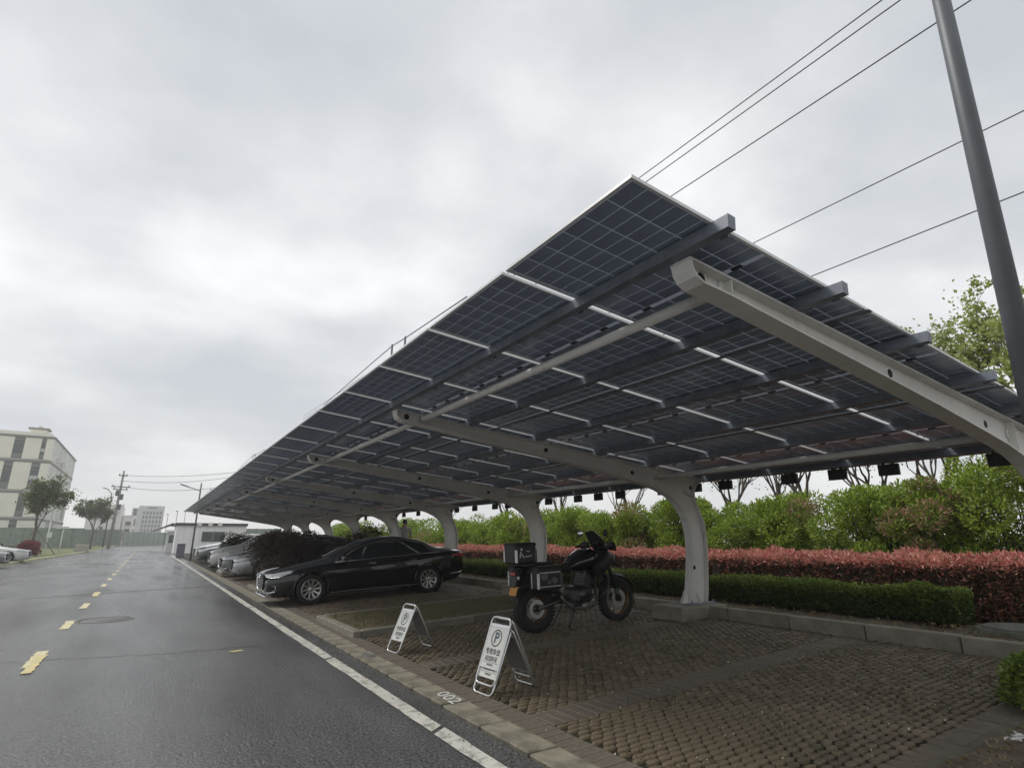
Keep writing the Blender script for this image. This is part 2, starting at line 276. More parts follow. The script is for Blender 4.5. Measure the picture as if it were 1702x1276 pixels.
class MB:
    def __init__(s): s.v = []; s.f = []; s.sm = []
    def add(s, vs, fs, M4=None, smooth=False):
        o = len(s.v)
        for p in vs:
            p = Vector(p); s.v.append(tuple(M4 @ p) if M4 is not None else tuple(p))
        for f in fs: s.f.append(tuple(i + o for i in f)); s.sm.append(smooth)
        return s
    def box(s, c, size, rot=None, b=0.0):
        x, y, z = (q / 2 for q in size); Mx = Matrix.Translation(c)
        if rot is not None: Mx = Mx @ (Euler(rot).to_matrix().to_4x4() if not isinstance(rot, Matrix) else rot.to_4x4())
        if b <= 0:
            vs = [(sx * x, sy * y, sz * z) for sx in (-1, 1) for sy in (-1, 1) for sz in (-1, 1)]
            fs = [(0, 1, 3, 2), (4, 6, 7, 5), (0, 4, 5, 1), (2, 3, 7, 6), (0, 2, 6, 4), (1, 5, 7, 3)]
            return s.add(vs, fs, Mx)
        b = min(b, x * 0.98, y * 0.98, z * 0.98)
        vs = []; idx = {}
        for sx in (-1, 1):
            for sy in (-1, 1):
                for sz in (-1, 1):
                    for a, p in enumerate(((sx * x, sy * (y - b), sz * (z - b)), (sx * (x - b), sy * y, sz * (z - b)), (sx * (x - b), sy * (y - b), sz * z))):
                        idx[(sx, sy, sz, a)] = len(vs); vs.append(p)
        fs = []
        def q(*k): fs.append(tuple(idx[i] for i in k))
        for t in (-1, 1):
            q((t, -1, -1, 0), (t, 1, -1, 0), (t, 1, 1, 0), (t, -1, 1, 0)); q((-1, t, -1, 1), (1, t, -1, 1), (1, t, 1, 1), (-1, t, 1, 1)); q((-1, -1, t, 2), (1, -1, t, 2), (1, 1, t, 2), (-1, 1, t, 2))
            for w in (-1, 1):
                q((t, w, -1, 0), (t, w, 1, 0), (t, w, 1, 1), (t, w, -1, 1)); q((t, -1, w, 0), (t, 1, w, 0), (t, 1, w, 2), (t, -1, w, 2)); q((-1, t, w, 1), (1, t, w, 1), (1, t, w, 2), (-1, t, w, 2))
                for k in (-1, 1): fs.append((idx[(t, w, k, 0)], idx[(t, w, k, 1)], idx[(t, w, k, 2)]))
        return s.add(vs, fs, Mx)
    def tube(s, pts, rad, n=8, cap=True, smooth=True):
        pts = [Vector(p) for p in pts]; m = len(pts)
        if not hasattr(rad, '__len__'): rad = [rad] * m
        vs = []; fs = []; up = None
        for i, p in enumerate(pts):
            d = (pts[min(i + 1, m - 1)] - pts[max(i - 1, 0)]).normalized()
            if up is None:
                up = Vector((0, 0, 1)) if abs(d.z) < 0.9 else Vector((1, 0, 0))
            a = d.cross(up)
            if a.length < 1e-5: a = d.cross(Vector((0.3, 1, 0.2)))
            a.normalize(); bb = d.cross(a).normalized(); up = -bb if (-bb).dot(up) > 0 else bb
            a = d.cross(up).normalized(); bb = d.cross(a)
            for k in range(n):
                t = 2 * PI * k / n; vs.append(p + (a * math.cos(t) + bb * math.sin(t)) * rad[i])
        for i in range(m - 1):
            for k in range(n): fs.append((i * n + k, i * n + (k + 1) % n, (i + 1) * n + (k + 1) % n, (i + 1) * n + k))
        s.add(vs, fs, None, smooth)
        if cap:
            o = len(s.v) - len(vs); s.f.append(tuple(o + k for k in range(n))[::-1]); s.f.append(tuple(o + (m - 1) * n + k for k in range(n))); s.sm += [False, False]
        return s
    def lathe(s, prof, n=32, M4=None, smooth=True, closed=False):
        """prof: (radius, z) about local Z"""
        vs = []; fs = []; m = len(prof)
        for r, z in prof:
            for k in range(n): t = 2 * PI * k / n; vs.append((r * math.cos(t), r * math.sin(t), z))
        for i in range(m if closed else m - 1):
            j = (i + 1) % m
            for k in range(n): fs.append((i * n + k, i * n + (k + 1) % n, j * n + (k + 1) % n, j * n + k))
        return s.add(vs, fs, M4, smooth)
    def disc(s, r, n=24, M4=None):
        return s.add([(r * math.cos(2 * PI * k / n), r * math.sin(2 * PI * k / n), 0) for k in range(n)], [tuple(range(n))], M4)
    def prism(s, poly, t, M4=None, smooth=False):
        """poly in local XY, thickness t along Z centred"""
        n = len(poly); vs = [(x, y, -t / 2) for x, y in poly] + [(x, y, t / 2) for x, y in poly]
        fs = [tuple(range(n))[::-1], tuple(range(n, 2 * n))] + [(i, (i + 1) % n, n + (i + 1) % n, n + i) for i in range(n)]
        return s.add(vs, fs, M4, smooth)
    def mesh(s, name, material):
        me = bpy.data.meshes.new(name); me.from_pydata(s.v, [], s.f); me.materials.append(material)
        me.polygons.foreach_set('use_smooth', np.array(s.sm, bool)); me.update(); return me
    def build(s, name, material, parent=None, loc=None, rot=None):
        return link(name, s.mesh(name, material), parent, loc, rot)
XZ = Matrix(((1, 0, 0, 0), (0, 0, -1, 0), (0, 1, 0, 0), (0, 0, 0, 1)))      # local XY -> world XZ (extrude along Y)
def YAX(x, y, z): return Matrix.Translation((x, y, z)) @ XZ                  # disc/lathe axis along Y
def copy_tree(o, parent=None):
    c = o.copy(); COL.objects.link(c)
    if parent is not None: c.parent = parent
    for ch in list(o.children): copy_tree(ch, c)
    return c
def text_mesh(body, size, name, material, extrude=0.0, shear=0.0, bold=0.0):
    cu = bpy.data.curves.new(name, 'FONT'); cu.body = body; cu.size = size; cu.align_x = 'CENTER'; cu.align_y = 'CENTER'; cu.extrude = extrude; cu.shear = shear; cu.offset = bold
    cu.resolution_u = 3
    o = bpy.data.objects.new(name + '_tmp', cu); COL.objects.link(o); bpy.context.view_layer.update()
    me = bpy.data.meshes.new_from_object(o.evaluated_get(bpy.context.evaluated_depsgraph_get())); me.materials.clear(); me.materials.append(material)
    bpy.data.objects.remove(o); bpy.data.curves.remove(cu)
    return me

# ------------------------------------------------------------------ foliage helper
def leaves_mesh(name, pos, nrm, length, width, material, spread=0.6, fold=0.25, rs=RNG):
    """one folded leaf (two quads) per point; nrm = outward direction"""
    n = len(pos); pos = np.asarray(pos, float); nrm = np.asarray(nrm, float)
    d = nrm + rs.normal(0, spread, (n, 3)); d /= np.linalg.norm(d, axis=1, keepdims=True) + 1e-9
    t = rs.normal(0, 1, (n, 3)); w = np.cross(d, t); w /= np.linalg.norm(w, axis=1, keepdims=True) + 1e-9
    up = np.cross(w, d)
    Ls = (length * rs.uniform(0.65, 1.3, n))[:, None]; Ws = (width * rs.uniform(0.7, 1.25, n))[:, None]
    base = pos; mid = pos + d * Ls * 0.5; tip = pos + d * Ls - up * Ls * 0.12
    lft = mid + w * Ws * 0.5 + up * Ws * fold; rgt = mid - w * Ws * 0.5 + up * Ws * fold
    v = np.stack([base, lft, tip, rgt], 1).reshape(-1, 3)
    i = np.arange(n) * 4
    f = np.concatenate([np.stack([i, i + 1, i + 2], 1), np.stack([i, i + 2, i + 3], 1)])
    return mesh_np(name, v, f, material)
def vnoise(p, s, seed=0):
    p = np.asarray(p) * s + seed * 7.13
    return (np.sin(p[:, 0] * 1.7 + 1.3 * np.sin(p[:, 1] * 1.1 + seed)) + np.sin(p[:, 1] * 2.1 + 1.1 * np.sin(p[:, 2] * 1.3)) + np.sin(p[:, 2] * 1.9 + 1.7 * np.sin(p[:, 0] * 0.9 + seed))) / 3

# ------------------------------------------------------------------ the ground
G_SL, X0 = 0.045, 2.64
def pz(x): return G_SL * (x - X0)                      # the bays rise gently towards the hedge
SLA = math.atan(G_SL)
Y_A, Y_B = 1.95, 43.0
def sheet(name, poly, z, material, kind='structure'):
    me = bpy.data.meshes.new(name); me.from_pydata([(x, y, z) for x, y in poly], [], [tuple(range(len(poly)))]); me.materials.append(material); me.update()
    return tag(link(name, me), kind=kind)
sheet('ground', [(-600, -200), (600, -200), (600, 900), (-600, 900)], -0.06, M['terrain'])
sheet('road', [(-45, -12), (2.36, -12), (2.36, 170), (-45, 170)], 0.0, M['asphalt'])

# worn edge line, segmented, and the centre dashes
def slab(x0, x1, y0, y1, z, t, mb=None, jag=0.0):
    mb = mb or MB(); return mb.box(((x0 + x1) / 2, (y0 + y1) / 2, z), (x1 - x0, y1 - y0, t))
edge_line = tag(empty('edge_line'), kind='structure')
y = 1.2; k = 0
while y < 60:
    ln = 3.13 if k else 3.13
    a = Vector((2.02, y + 0.03, 0.004)); 
    n = 14; vs = []; fs = []
    for i in range(n + 1):
        yy = y + 0.03 + (ln - 0.06) * i / n
        vs += [(2.025 + random.uniform(-0.008, 0.008), yy, 0.004), (2.155 + random.uniform(-0.006, 0.006), yy + (0.10 if i in (0, n) else 0), 0.004)]
    for i in range(n): fs.append((2 * i, 2 * i + 1, 2 * i + 3, 2 * i + 2))
    me = bpy.data.meshes.new('line_segment'); me.from_pydata(vs, [], fs); me.materials.append(M['white_line']); link('line_segment', me, edge_line)
    y += ln; k += 1
dash_root = tag(empty('centre_line'), kind='structure')
def dash_mesh(seed, m, w=0.13, l=1.15):
    rs = random.Random(seed); vs = []; fs = []; n = 12
    for i in range(n + 1):
        vs += [(-w / 2 + rs.uniform(-0.014, 0.014), -l / 2 + l * i / n, 0), (w / 2 + rs.uniform(-0.014, 0.014), -l / 2 + l * i / n, 0)]
    for i in range(n): fs.append((2 * i, 2 * i + 1, 2 * i + 3, 2 * i + 2))
    me = bpy.data.meshes.new('dash'); me.from_pydata(vs, [], fs); me.materials.append(m); return me
dm = [dash_mesh(s, M['pale_dash']) for s in range(4)]
dy = [dash_mesh(s + 9, M['yellow_dash'], 0.10, 1.2) for s in range(2)]
for i in range(26):
    yy = 5.95 + 3.32 * i
    link('dash', dm[i % 4], dash_root, (-0.93, yy + 0.1, 0.005)); 
    if i in (1, 4): link('dash', dy[i % 2], dash_root, (-0.90, yy - 0.25, 0.009))
link('yellow_mark', dash_mesh(33, M['yellow_dash'], 0.16, 0.09), dash_root, (1.19, 8.61, 0.006), (0, 0, 0.3))
# crack and repair seams across the lane
def seam(pts, w):
    vs = []; fs = []; P = []
    for (a, b) in zip(pts[:-1], pts[1:]):
        for t in np.linspace(0, 1, 14, endpoint=False): P.append(((1 - t) * a[0] + t * b[0] + random.uniform(-0.02, 0.02), (1 - t) * a[1] + t * b[1] + random.uniform(-0.03, 0.03)))
    for (x, y) in P:
        ww = w * random.uniform(0.5, 1.4); vs += [(x, y - ww, 0.003), (x, y + ww, 0.003)]
    for i in range(len(P) - 1): fs.append((2 * i, 2 * i + 2, 2 * i + 3, 2 * i + 1))
    me = bpy.data.meshes.new('road_crack'); me.from_pydata(vs, [], fs); me.materials.append(M['crack']); tag(link('road_crack', me), kind='structure')
seam([(-2.4, 18.6), (0.3, 19.9), (2.0, 20.3)], 0.05); seam([(-3.6, 5.2), (-1.4, 4.9), (0.2, 4.2), (1.5, 3.9)], 0.012); seam([(-2.6, 9.4), (-1.2, 9.3), (0.5, 8.9), (1.6, 8.9)], 0.010)
seam([(-9, 26), (-4, 30.0), (-2, 34)], 0.12)

# manhole in the lane
mh = MB().lathe([(0.0, 0.006), (0.36, 0.006), (0.37, 0.0)], 36); o = mh.build('manhole_cover', M['iron'], None, (-0.42, 13.1, 0.0)); tag(o, 'round iron manhole cover in the wet road beside the centre dashes', 'manhole')
MB().lathe([(0.39, 0.001), (0.39, 0.007), (0.44, 0.007), (0.45, 0.001)], 36).build('rim', M['cover'], o)

# flush kerb blocks, the brick course and the studded grass pavers
fk = tag(empty('flush_kerb'), kind='structure')
kb = [MB().box((0, 0, 0), (0.255, 0.665, 0.14), None, 0.008).mesh('kerb_block', M['kerb_conc']) for _ in range(1)]
yy = 2.22 - 0.68 * 3
for i in range(62):
    link('kerb_block', kb[0], fk, (2.515, yy + 0.34, -0.058 + random.uniform(-0.003, 0.003)), (random.uniform(-.004, .004), random.uniform(-.006, .006), random.uniform(-.004, .004))); yy += 0.68
park = sheet('parking_pavement', [(2.64, -8), (7.66, -8), (7.66, Y_B), (2.64, Y_B)], 0, M['moss'])
park.data.vertices.foreach_set('co', np.array([(2.64, -8, -0.024), (7.66, -8, pz(7.66) - 0.024), (7.66, Y_B + 20, pz(7.66) - 0.024), (2.64, Y_B + 20, -0.024)], np.float32).ravel()); park.data.update()
def stud_arrays():
    vs = []; fs = []; n = 8
    for (hx, hy, z) in ((0.0515, 0.0265, -0.025), (0.0505, 0.0255, -0.0035), (0.045, 0.0205, 0.0)):
        for k in range(n):
            t = 2 * PI * (k + 0.5) / n; c, q = math.cos(t), math.sin(t)
            vs.append((hx * math.copysign(abs(c) ** 0.6, c), hy * math.copysign(abs(q) ** 0.75, q), z))
    for r in (0, n):
        for k in range(n): fs.append((r + k, r + (k + 1) % n, r + n + (k + 1) % n, r + n + k))
    for a, b in ((0, 1), (7, 2), (6, 3)):
        pass
    fs += [(2 * n + 0, 2 * n + 1, 2 * n + 2, 2 * n + 3), (2 * n + 0, 2 * n + 3, 2 * n + 4, 2 * n + 7), (2 * n + 4, 2 * n + 5, 2 * n + 6, 2 * n + 7)]
    return np.array(vs), np.array(fs)
SV, SF = stud_arrays()
stud_me = mesh_np('paver', SV, SF, M['stud'])
def in_strip(y):      # smooth brick bands between the bays
    for k in range(0, 20):
        if abs(y - (4.13 + 2.333 * k)) < 0.125: return True
    return y < 2.06
ISL = [(8.76, 10.98), (17.2, 19.4), (26.6, 28.6), (36, 38)]
cand = []; j = 0; x = 2.93
for a, yv in enumerate(np.arange(2.12, 30, 0.070)):
    if in_strip(yv) or any(p - .05 < yv < q + .05 for p, q in ISL[:3]): continue
    for xx in np.arange(2.94 + (0.055 if a % 2 else 0), 7.63, 0.11): cand.append((xx, yv))
cand = np.array(cand)
cand[:, 0] += RNG.uniform(-0.007, 0.007, len(cand)); cand[:, 1] += RNG.uniform(-0.006, 0.006, len(cand))
camv = np.array([0, 0]); dirc = np.array([math.sin(YAW), math.cos(YAW)])
dist = np.hypot(cand[:, 0], cand[:, 1]); ang = np.degrees(np.arctan2(cand[:, 0], cand[:, 1]))
score = dist + np.where((ang < 64) & (cand[:, 1] > 2.6), 0, 50)
order = np.argsort(score); near, rest = cand[order[:298]], cand[order[298:]]
for (a, b) in near:
    link('paver', stud_me, park, (a, b, pz(a) + random.uniform(-0.004, 0.002)), (random.uniform(-.05, .05), -SLA + random.uniform(-.05, .05), 0))
def scatter_mesh(name, V, F, pts, zs, mtl, jit=0.0, scale=None):
    n = len(pts); base = np.repeat(V[None], n, 0).copy()
    if jit: base[:, :, 2] += base[:, :, 0] * RNG.normal(0, jit, (n, 1)) + base[:, :, 1] * RNG.normal(0, jit, (n, 1))
    base[:, :, 0] += pts[:, 0:1]; base[:, :, 1] += pts[:, 1:2]; base[:, :, 2] += zs[:, None]
    f = (F[None] + (np.arange(n) * len(V))[:, None, None]).reshape(-1, F.shape[1])
    return mesh_np(name, base.reshape(-1, 3), f, mtl)
tag(link('paver_field', scatter_mesh('paver_field', SV, SF, rest, pz(rest[:, 0]) + RNG.uniform(-0.006, 0.002, len(rest)) - 0.008 * np.clip(vnoise(np.c_[rest, np.zeros(len(rest))], 2.2, 4), 0, 1), M['stud'], 0.06), park), kind='stuff')
# bricks along the kerb and in the bay bands
brick_me = MB().box((0, 0, 0), (0.222, 0.104, 0.05), None, 0.005).mesh('brick', M['brick'])
bricks = []
for i in range(230): bricks.append((2.76, 2.1 + i * 0.109, 0))
for k in range(9):
    yb = 4.13 + 2.333 * k
    if k in (0, 1, 3, 4, 8):
        for i in range(43):
            for s in (-1, 1): bricks.append((2.935 + i * 0.109, yb + s * 0.057, 1))
for i in range(43): bricks.append((2.935 + i * 0.109, 2.0, 2))
bricks.sort(key=lambda b: math.hypot(b[0], b[1]) + (50 if math.degrees(math.atan2(b[0], b[1])) > 66 else 0))
bv = np.array(brick_me_v := [tuple(v.co) for v in brick_me.vertices]); restb = MB()
for n, (a, b, kind) in enumerate(bricks):
    z = pz(a) - 0.024 + random.uniform(-0.003, 0.002); rz = 0 if kind == 0 else PI / 2
    if n < 298:
        link('brick', brick_me, park, (a, b, z), (random.uniform(-.012, .012), -SLA if kind == 0 else 0.0, rz + random.uniform(-.012, .012)))
    else: restb.box((a, b, z), (0.222, 0.104, 0.05) if kind == 0 else (0.104, 0.222 if kind == 2 else 0.108, 0.05), (0, -SLA, random.uniform(-.012, .012)))
tag(restb.build('brick_course', M['brick'], park), kind='stuff')
# bay number on the kerb block
o = link('bay_number', text_mesh('002', 0.235, 'bay_number', M['number_white'], 0.0015, -0.25), fk, (2.53, 5.08, 0.0165), (0, 0, -PI / 2 - 0.04)); o.scale = (1.15, 0.8, 1)
o = link('bay_number', text_mesh('001', 0.235, 'bay_number', M['faded_white'], 0.0015, -0.25), fk, (2.53, 7.35, 0.0165), (0, 0, -PI / 2 - 0.04)); o.scale = (1.0, 0.8, 1)

# back kerb, bed behind it
bk = tag(empty('back_kerb'), kind='structure')
bkm = MB().box((0, 0, 0), (0.15, 0.985, 0.30), None, 0.012).mesh('kerb_stone', M['back_kerb'])
for i in range(52):
    link('kerb_stone', bkm, bk, (7.735 + random.uniform(-.006, .006), -6.5 + i * 1.0, 0.235 + random.uniform(-.004, .004)), (0, random.uniform(-.012, .012), random.uniform(-.005, .005)))
def bed(name, x0, x1, y0, y1, z, material, n=(40, 80), amp=0.02):
    gx, gy = np.meshgrid(np.linspace(x0, x1, n[0]), np.linspace(y0, y1, n[1]), indexing='ij')
    p = np.stack([gx, gy, np.full_like(gx, z)], -1).reshape(-1, 3); p[:, 2] += vnoise(p, 3.1, 2) * amp + vnoise(p, 9.0, 5) * amp * 0.6
    i = np.arange(n[0] - 1)[:, None] * n[1] + np.arange(n[1] - 1)[None]; f = np.stack([i, i + n[1], i + n[1] + 1, i + 1], -1).reshape(-1, 4)
    return tag(link(name, mesh_np(name, p, f, material, True)), kind='structure')
bed('planting_bed', 7.80, 34, -8, 60, 0.335, M['soil'], (160, 260))
bed('corner_bed', 3.6, 7.66, -5, 1.86, 0.12, M['soil'], (60, 80))
ck = tag(empty('corner_kerb'), kind='structure')
ckm = MB().box((0, 0, 0), (0.985, 0.085, 0.2), None, 0.012).mesh('kerb_stone', mat('mossy_kerb', (0.085, 0.078, 0.055), 0.9, noise=(6, 0.4), bump=(30, 0.4)))
for i in range(5): link('kerb_stone', ckm, ck, (3.9 + i * 0.99, 1.905, pz(3.9 + i) - 0.085), (0, -SLA, 0))

# planter islands between bays
def island(y0, y1, lab):
    r = empty('planter_island', (0, 0, 0), label=lab, cat='planter', group='kerbed islands between the bays')
    def stone(x, y, l, rz, dz=0.0):
        mb = MB().box((0, 0, 0), (l - 0.012, 0.13, 0.24), None, 0.014); mb.build('kerb_stone', M['back_kerb'], r, (x, y, pz(x) - 0.035 + dz + random.uniform(-.004, .004)), (0, -SLA if abs(rz) < .1 else 0, rz + random.uniform(-.006, .006)))
    n = max(2, round((y1 - y0) / 0.75)); l = (y1 - y0) / n
    for i in range(n): stone(2.83, y0 + l * (i + 0.5), l, PI / 2)
    for i in range(5):
        stone(2.895 + 0.95 * (i + 0.5), y0 + 0.065, 0.95, 0); stone(2.895 + 0.95 * (i + 0.5), y1 - 0.065, 0.95, 0)
    gx, gy = np.meshgrid(np.linspace(2.895, 7.66, 60), np.linspace(y0 + 0.13, y1 - 0.13, 40), indexing='ij')
    p = np.stack([gx, gy, pz(gx) + 0.07], -1).reshape(-1, 3); p[:, 2] += vnoise(p, 5, 3) * 0.012 + vnoise(p, 17, 1) * 0.01
    i = np.arange(59)[:, None] * 40 + np.arange(39)[None]; f = np.stack([i, i + 40, i + 41, i + 1], -1).reshape(-1, 4)
    link('turf', mesh_np('turf', p, f, M['dry_grass'], True), r)
    nb = 9000 if y0 < 12 else 2500
    q = np.stack([RNG.uniform(2.91, 7.6, nb), RNG.uniform(y0 + .14, y1 - .14, nb), np.zeros(nb)], 1); q[:, 2] = pz(q[:, 0]) + 0.068
    tag(link('grass_blades', leaves_mesh('grass_blades', q, np.tile([0, 0, 1.0], (nb, 1)), 0.05, 0.007, mat('dry_blade', (0.2, 0.16, 0.08), 0.8, island=[(0.14, 0.10, 0.05), (0.22, 0.18, 0.09), (0.12, 0.13, 0.05)]), 0.7), r), kind='stuff')
    return r
island(*ISL[0], 'low kerbed island of dry turf behind the reserved parking signs')
island(*ISL[1], 'kerbed island holding the dark red bush beyond the black sedan')
island(*ISL[2], 'kerbed island beyond the grey sedan')

# left verge
vp = [(-6.62, 36), (-6.55, 42), (-6.2, 51), (-5.75, 62), (-5.55, 75), (-5.35, 120), (-5.3, 160)]
vpoly = [(-45, 39)] + [(-9.5, 38.3), (-7.6, 38.6), (-6.75, 40.2)] + vp[1:] + [(-45, 160)]
sheet('verge', vpoly, 0.11, M['verge'])
vk = tag(empty('verge_kerb'), kind='structure')
path = [(-14, 38.6), (-9.5, 38.25), (-7.6, 38.55), (-6.7, 40.1)] + vp[1:]
for (a, b) in zip(path[:-1], path[1:]):
    a = Vector((*a, 0)); b = Vector((*b, 0)); dl = (b - a).length; n = max(1, int(dl / 2.0)); an = math.atan2(b.y - a.y, b.x - a.x)
    for i in range(n):
        p = a.lerp(b, (i + .5) / n); MB().box((0, 0, 0), (dl / n - 0.02, 0.16, 0.28), None, 0.015).build('kerb_stone', M['yellow_kerb'], vk, (p.x, p.y, 0.0), (0, 0, an))

# ------------------------------------------------------------------ the solar carport
XE, ZE, YE, PW, SLOPE = 1.778, 3.133, 1.693, 1.2415, 0.1
NP, NR, RP = 33, 3, 2.193
def zp(x): return ZE - math.tan(SLOPE) * (x - XE)
carport = empty('solar_carport', (0, 0, 0), label='long white steel solar carport with a sloping roof of dark panels', cat='carport')
roofm = Matrix.Translation((XE, YE, ZE)) @ Matrix.Rotation(SLOPE, 4, 'Y')
# module meshes in local coords: x down the slope, y along the road, z = 0 underside of the frame
PLn, PWd, FH = RP - 0.006, PW - 0.046, 0.020
fm = MB(); 
for s in (0, 1):
    fm.box((PLn / 2, 0.006 + s * (PWd - 0.012), FH / 2), (PLn, 0.012, FH)); fm.box((PLn / 2, 0.0145 + s * (PWd - 0.029), 0.0015), (PLn - 0.03, 0.005, 0.003))
    fm.box((0.006 + s * (PLn - 0.012), PWd / 2, FH / 2), (0.012, PWd - 0.024, FH)); fm.box((0.0145 + s * (PLn - 0.029), PWd / 2, 0.0015), (0.005, PWd - 0.06, 0.003))
frame_me = fm.mesh('frame', M['pframe'])
pane_me = MB().box((PLn / 2, PWd / 2, FH - 0.006), (PLn - 0.024, PWd - 0.024, 0.003)).mesh('pane', M['pane'])
CX = (PLn / 2 - 0.03 - 0.018) / 10; CY = (PWd - 0.05) / 6
cell_me = MB().box((0, 0, 0), (CX - 0.007, CY - 0.009, 0.0012)).mesh('cell', M['cell'])
cpos = [(0.03 + (0.018 * 2 if i >= 10 else 0) + CX * (i + 0.5), 0.025 + CY * (j + 0.5), FH - 0.0105) for i in range(20) for j in range(6)]
cm = MB()
for p in cpos:
    a, b, z = p; hx, hy = (CX - 0.007) / 2, (CY - 0.009) / 2; cm.add([(a - hx, b - hy, z), (a - hx, b + hy, z), (a + hx, b + hy, z), (a + hx, b - hy, z)], [(0, 1, 2, 3)])
cells_me = cm.mesh('cells', M['cell'])
junction_me = MB().box((0, 0, 0), (0.032, 0.075, 0.010), None, 0.002).mesh('junction_box', mat('junction_grey', (0.05, 0.052, 0.058), 0.6))
ncell = 0
for r in range(NR):
    for i in range(NP):
        p = link('solar_panel', frame_me, carport); 
        p.matrix_basis = roofm @ Matrix.Translation((r * RP + 0.003, i * PW + 0.023, 0)) @ Matrix.Rotation(random.uniform(-.0015, .0015), 4, 'X')
        link('pane', pane_me, p); [link('junction_box', junction_me, p, (PLn / 2, PWd * q, FH - 0.014)) for q in (0.18, 0.5, 0.82)]
        if r == 0 and i < 2:
            for c in cpos: link('cell', cell_me, p, c)
            ncell += 120
        else: tag(link('cells', cells_me, p), kind='stuff')
YEND = YE + NP * PW
# row cover strips, purlins, brackets
PUR = [0.625, 1.72, 2.82, 3.95, 5.05, 6.12]
for r in (1, 2):
    MB().box((r * RP, (NP * PW) / 2, -0.008), (0.05, NP * PW, 0.006)).build('cover_strip', M['galv'], carport).matrix_basis = roofm
bracket_mb = MB().box((0.047, 0, -0.035), (0.006, 0.05, 0.10)).box((0.06, 0, 0.012), (0.03, 0.05, 0.006)); bracket_me = bracket_mb.mesh('clamp', M['galv'])
for q in PUR + [6.50]:
    sec = [(-0.03, 0.0), (0.03, 0.0), (0.03, -0.012), (0.027, -0.012), (0.027, -0.003), (-0.027, -0.003), (-0.027, -0.077), (0.027, -0.077), (0.027, -0.068), (0.03, -0.068), (0.03, -0.08), (-0.03, -0.08)]
    if q > 6.4: sec = [(a, b * 1.2) for a, b in sec]
    ln = NP * PW + 0.16
    o = MB().prism(sec, ln, XZ).build('purlin', M['galv'], carport); o.matrix_basis = roofm @ Matrix.Translation((q, ln / 2 - 0.08, -0.001))
    for e_ in (-1, 1): MB().box((0, e_ * (ln / 2 + 0.002), -0.04), (0.062, 0.004, 0.082)).build('end_cap', M['galv'], o)
    for i in range(0, 34): 
        if q < 6.4: 
            b = link('clamp', bracket_me, o); b.location = (0, -ln / 2 + 0.08 + i * PW, 0.0)
# curved frames
bot = [(2.44, None), (2.452, 2.915), (2.48, 2.875), (2.54, 2.845), (2.66, 2.836), (2.80, 2.822), (3.45, 2.735), (4.6, 2.585), (5.4, 2.475), (6.24, 2.345), (6.75, 2.262), (7.03, 2.195), (7.25, 2.11), (7.42, 2.01), (7.56, 1.87), (7.66, 1.70), (7.71, 1.45), (7.705, 1.15), (7.66, 0.85), (7.60, 0.55), (7.555, 0.405)]
back = [(7.965, 0.405), (8.0, 0.55), (8.04, 0.85), (8.075, 1.15), (8.085, 1.45), (8.05, 1.68), (7.98, 1.84), (7.90, 2.0), (7.865, 2.10), (7.875, 2.2), (7.93, 2.29), (8.03, 2.37), (8.12, None)]
def btop(x): return zp(x) - 0.0845
bot = [(x, btop(x) if z is None else z) for x, z in bot]; back = [(x, btop(x) - 0.01 if z is None else z) for x, z in back]
topc = [(8.14, btop(8.14)), (7.0, btop(7.0)), (5.0, btop(5.0)), (3.0, btop(3.0))]
FW = 0.15
def strip(mb, pts, t=0.012, w=FW):
    """flange: plate of width w (along Y) following the contour"""
    P = [Vector((x, 0, z)) for x, z in pts]; vs = []; fs = []
    for i, p in enumerate(P):
        d = (P[min(i + 1, len(P) - 1)] - P[max(i - 1, 0)]).normalized(); n = Vector((-d.z, 0, d.x)) * t / 2
        for yv in (-w / 2, w / 2): vs += [p + n + Vector((0, yv, 0)), p - n + Vector((0, yv, 0))]
    for i in range(len(P) - 1):
        a = 4 * i; b = a + 4
        fs += [(a, b, b + 2, a + 2), (a + 1, a + 3, b + 3, b + 1), (a, a + 1, b + 1, b), (a + 2, b + 2, b + 3, a + 3)]
    fs += [(0, 2, 3, 1), (4 * len(P) - 4, 4 * len(P) - 3, 4 * len(P) - 1, 4 * len(P) - 2)]
    mb.add(vs, fs)
web_me = MB().prism(bot + back + topc[:1], 0.012, XZ).mesh('curved_post', M['post'])
fl = MB(); strip(fl, bot); strip(fl, back); strip(fl, [(2.43, btop(2.43) - .006), (5.2, btop(5.2) - .006), (8.14, btop(8.14) - .006)], 0.014)
flange_me = fl.mesh('flange', M['post'])
stiff_list = []
for x, z0 in ((2.80, 2.835), (7.0, 2.21)):
    for s in (-1, 1): stiff_list.append(MB().box((x, s * 0.039, (z0 + btop(x)) / 2 - .004), (0.01, 0.064, btop(x) - z0 - 0.024)).mesh('stiffener', M['post']))
stiff_list.append(MB().box((7.78, 0, 2.13), (0.30, FW - 0.01, 0.012), (0, 0.35, 0)).mesh('stiffener', M['post']))
for s in (-1, 1):
    stiff_list.append(MB().add([(7.555, s * .02, .407), (7.40, s * .02, .407), (7.55, s * .02, .62), (7.555, s * .026, .407), (7.40, s * .026, .407), (7.55, s * .026, .62)], [(0, 1, 2), (5, 4, 3), (0, 3, 4, 1), (1, 4, 5, 2)]).mesh('gusset', M['post']))
    stiff_list.append(MB().add([(7.70, s * .075, .407), (7.706, s * .075, .407), (7.70, s * .19, .407), (7.706, s * .19, .407), (7.70, s * .075, .60), (7.706, s * .075, .60)], [(0, 2, 4), (1, 5, 3), (0, 1, 3, 2), (2, 3, 5, 4)]).mesh('gusset', M['post']))
hole_list = []
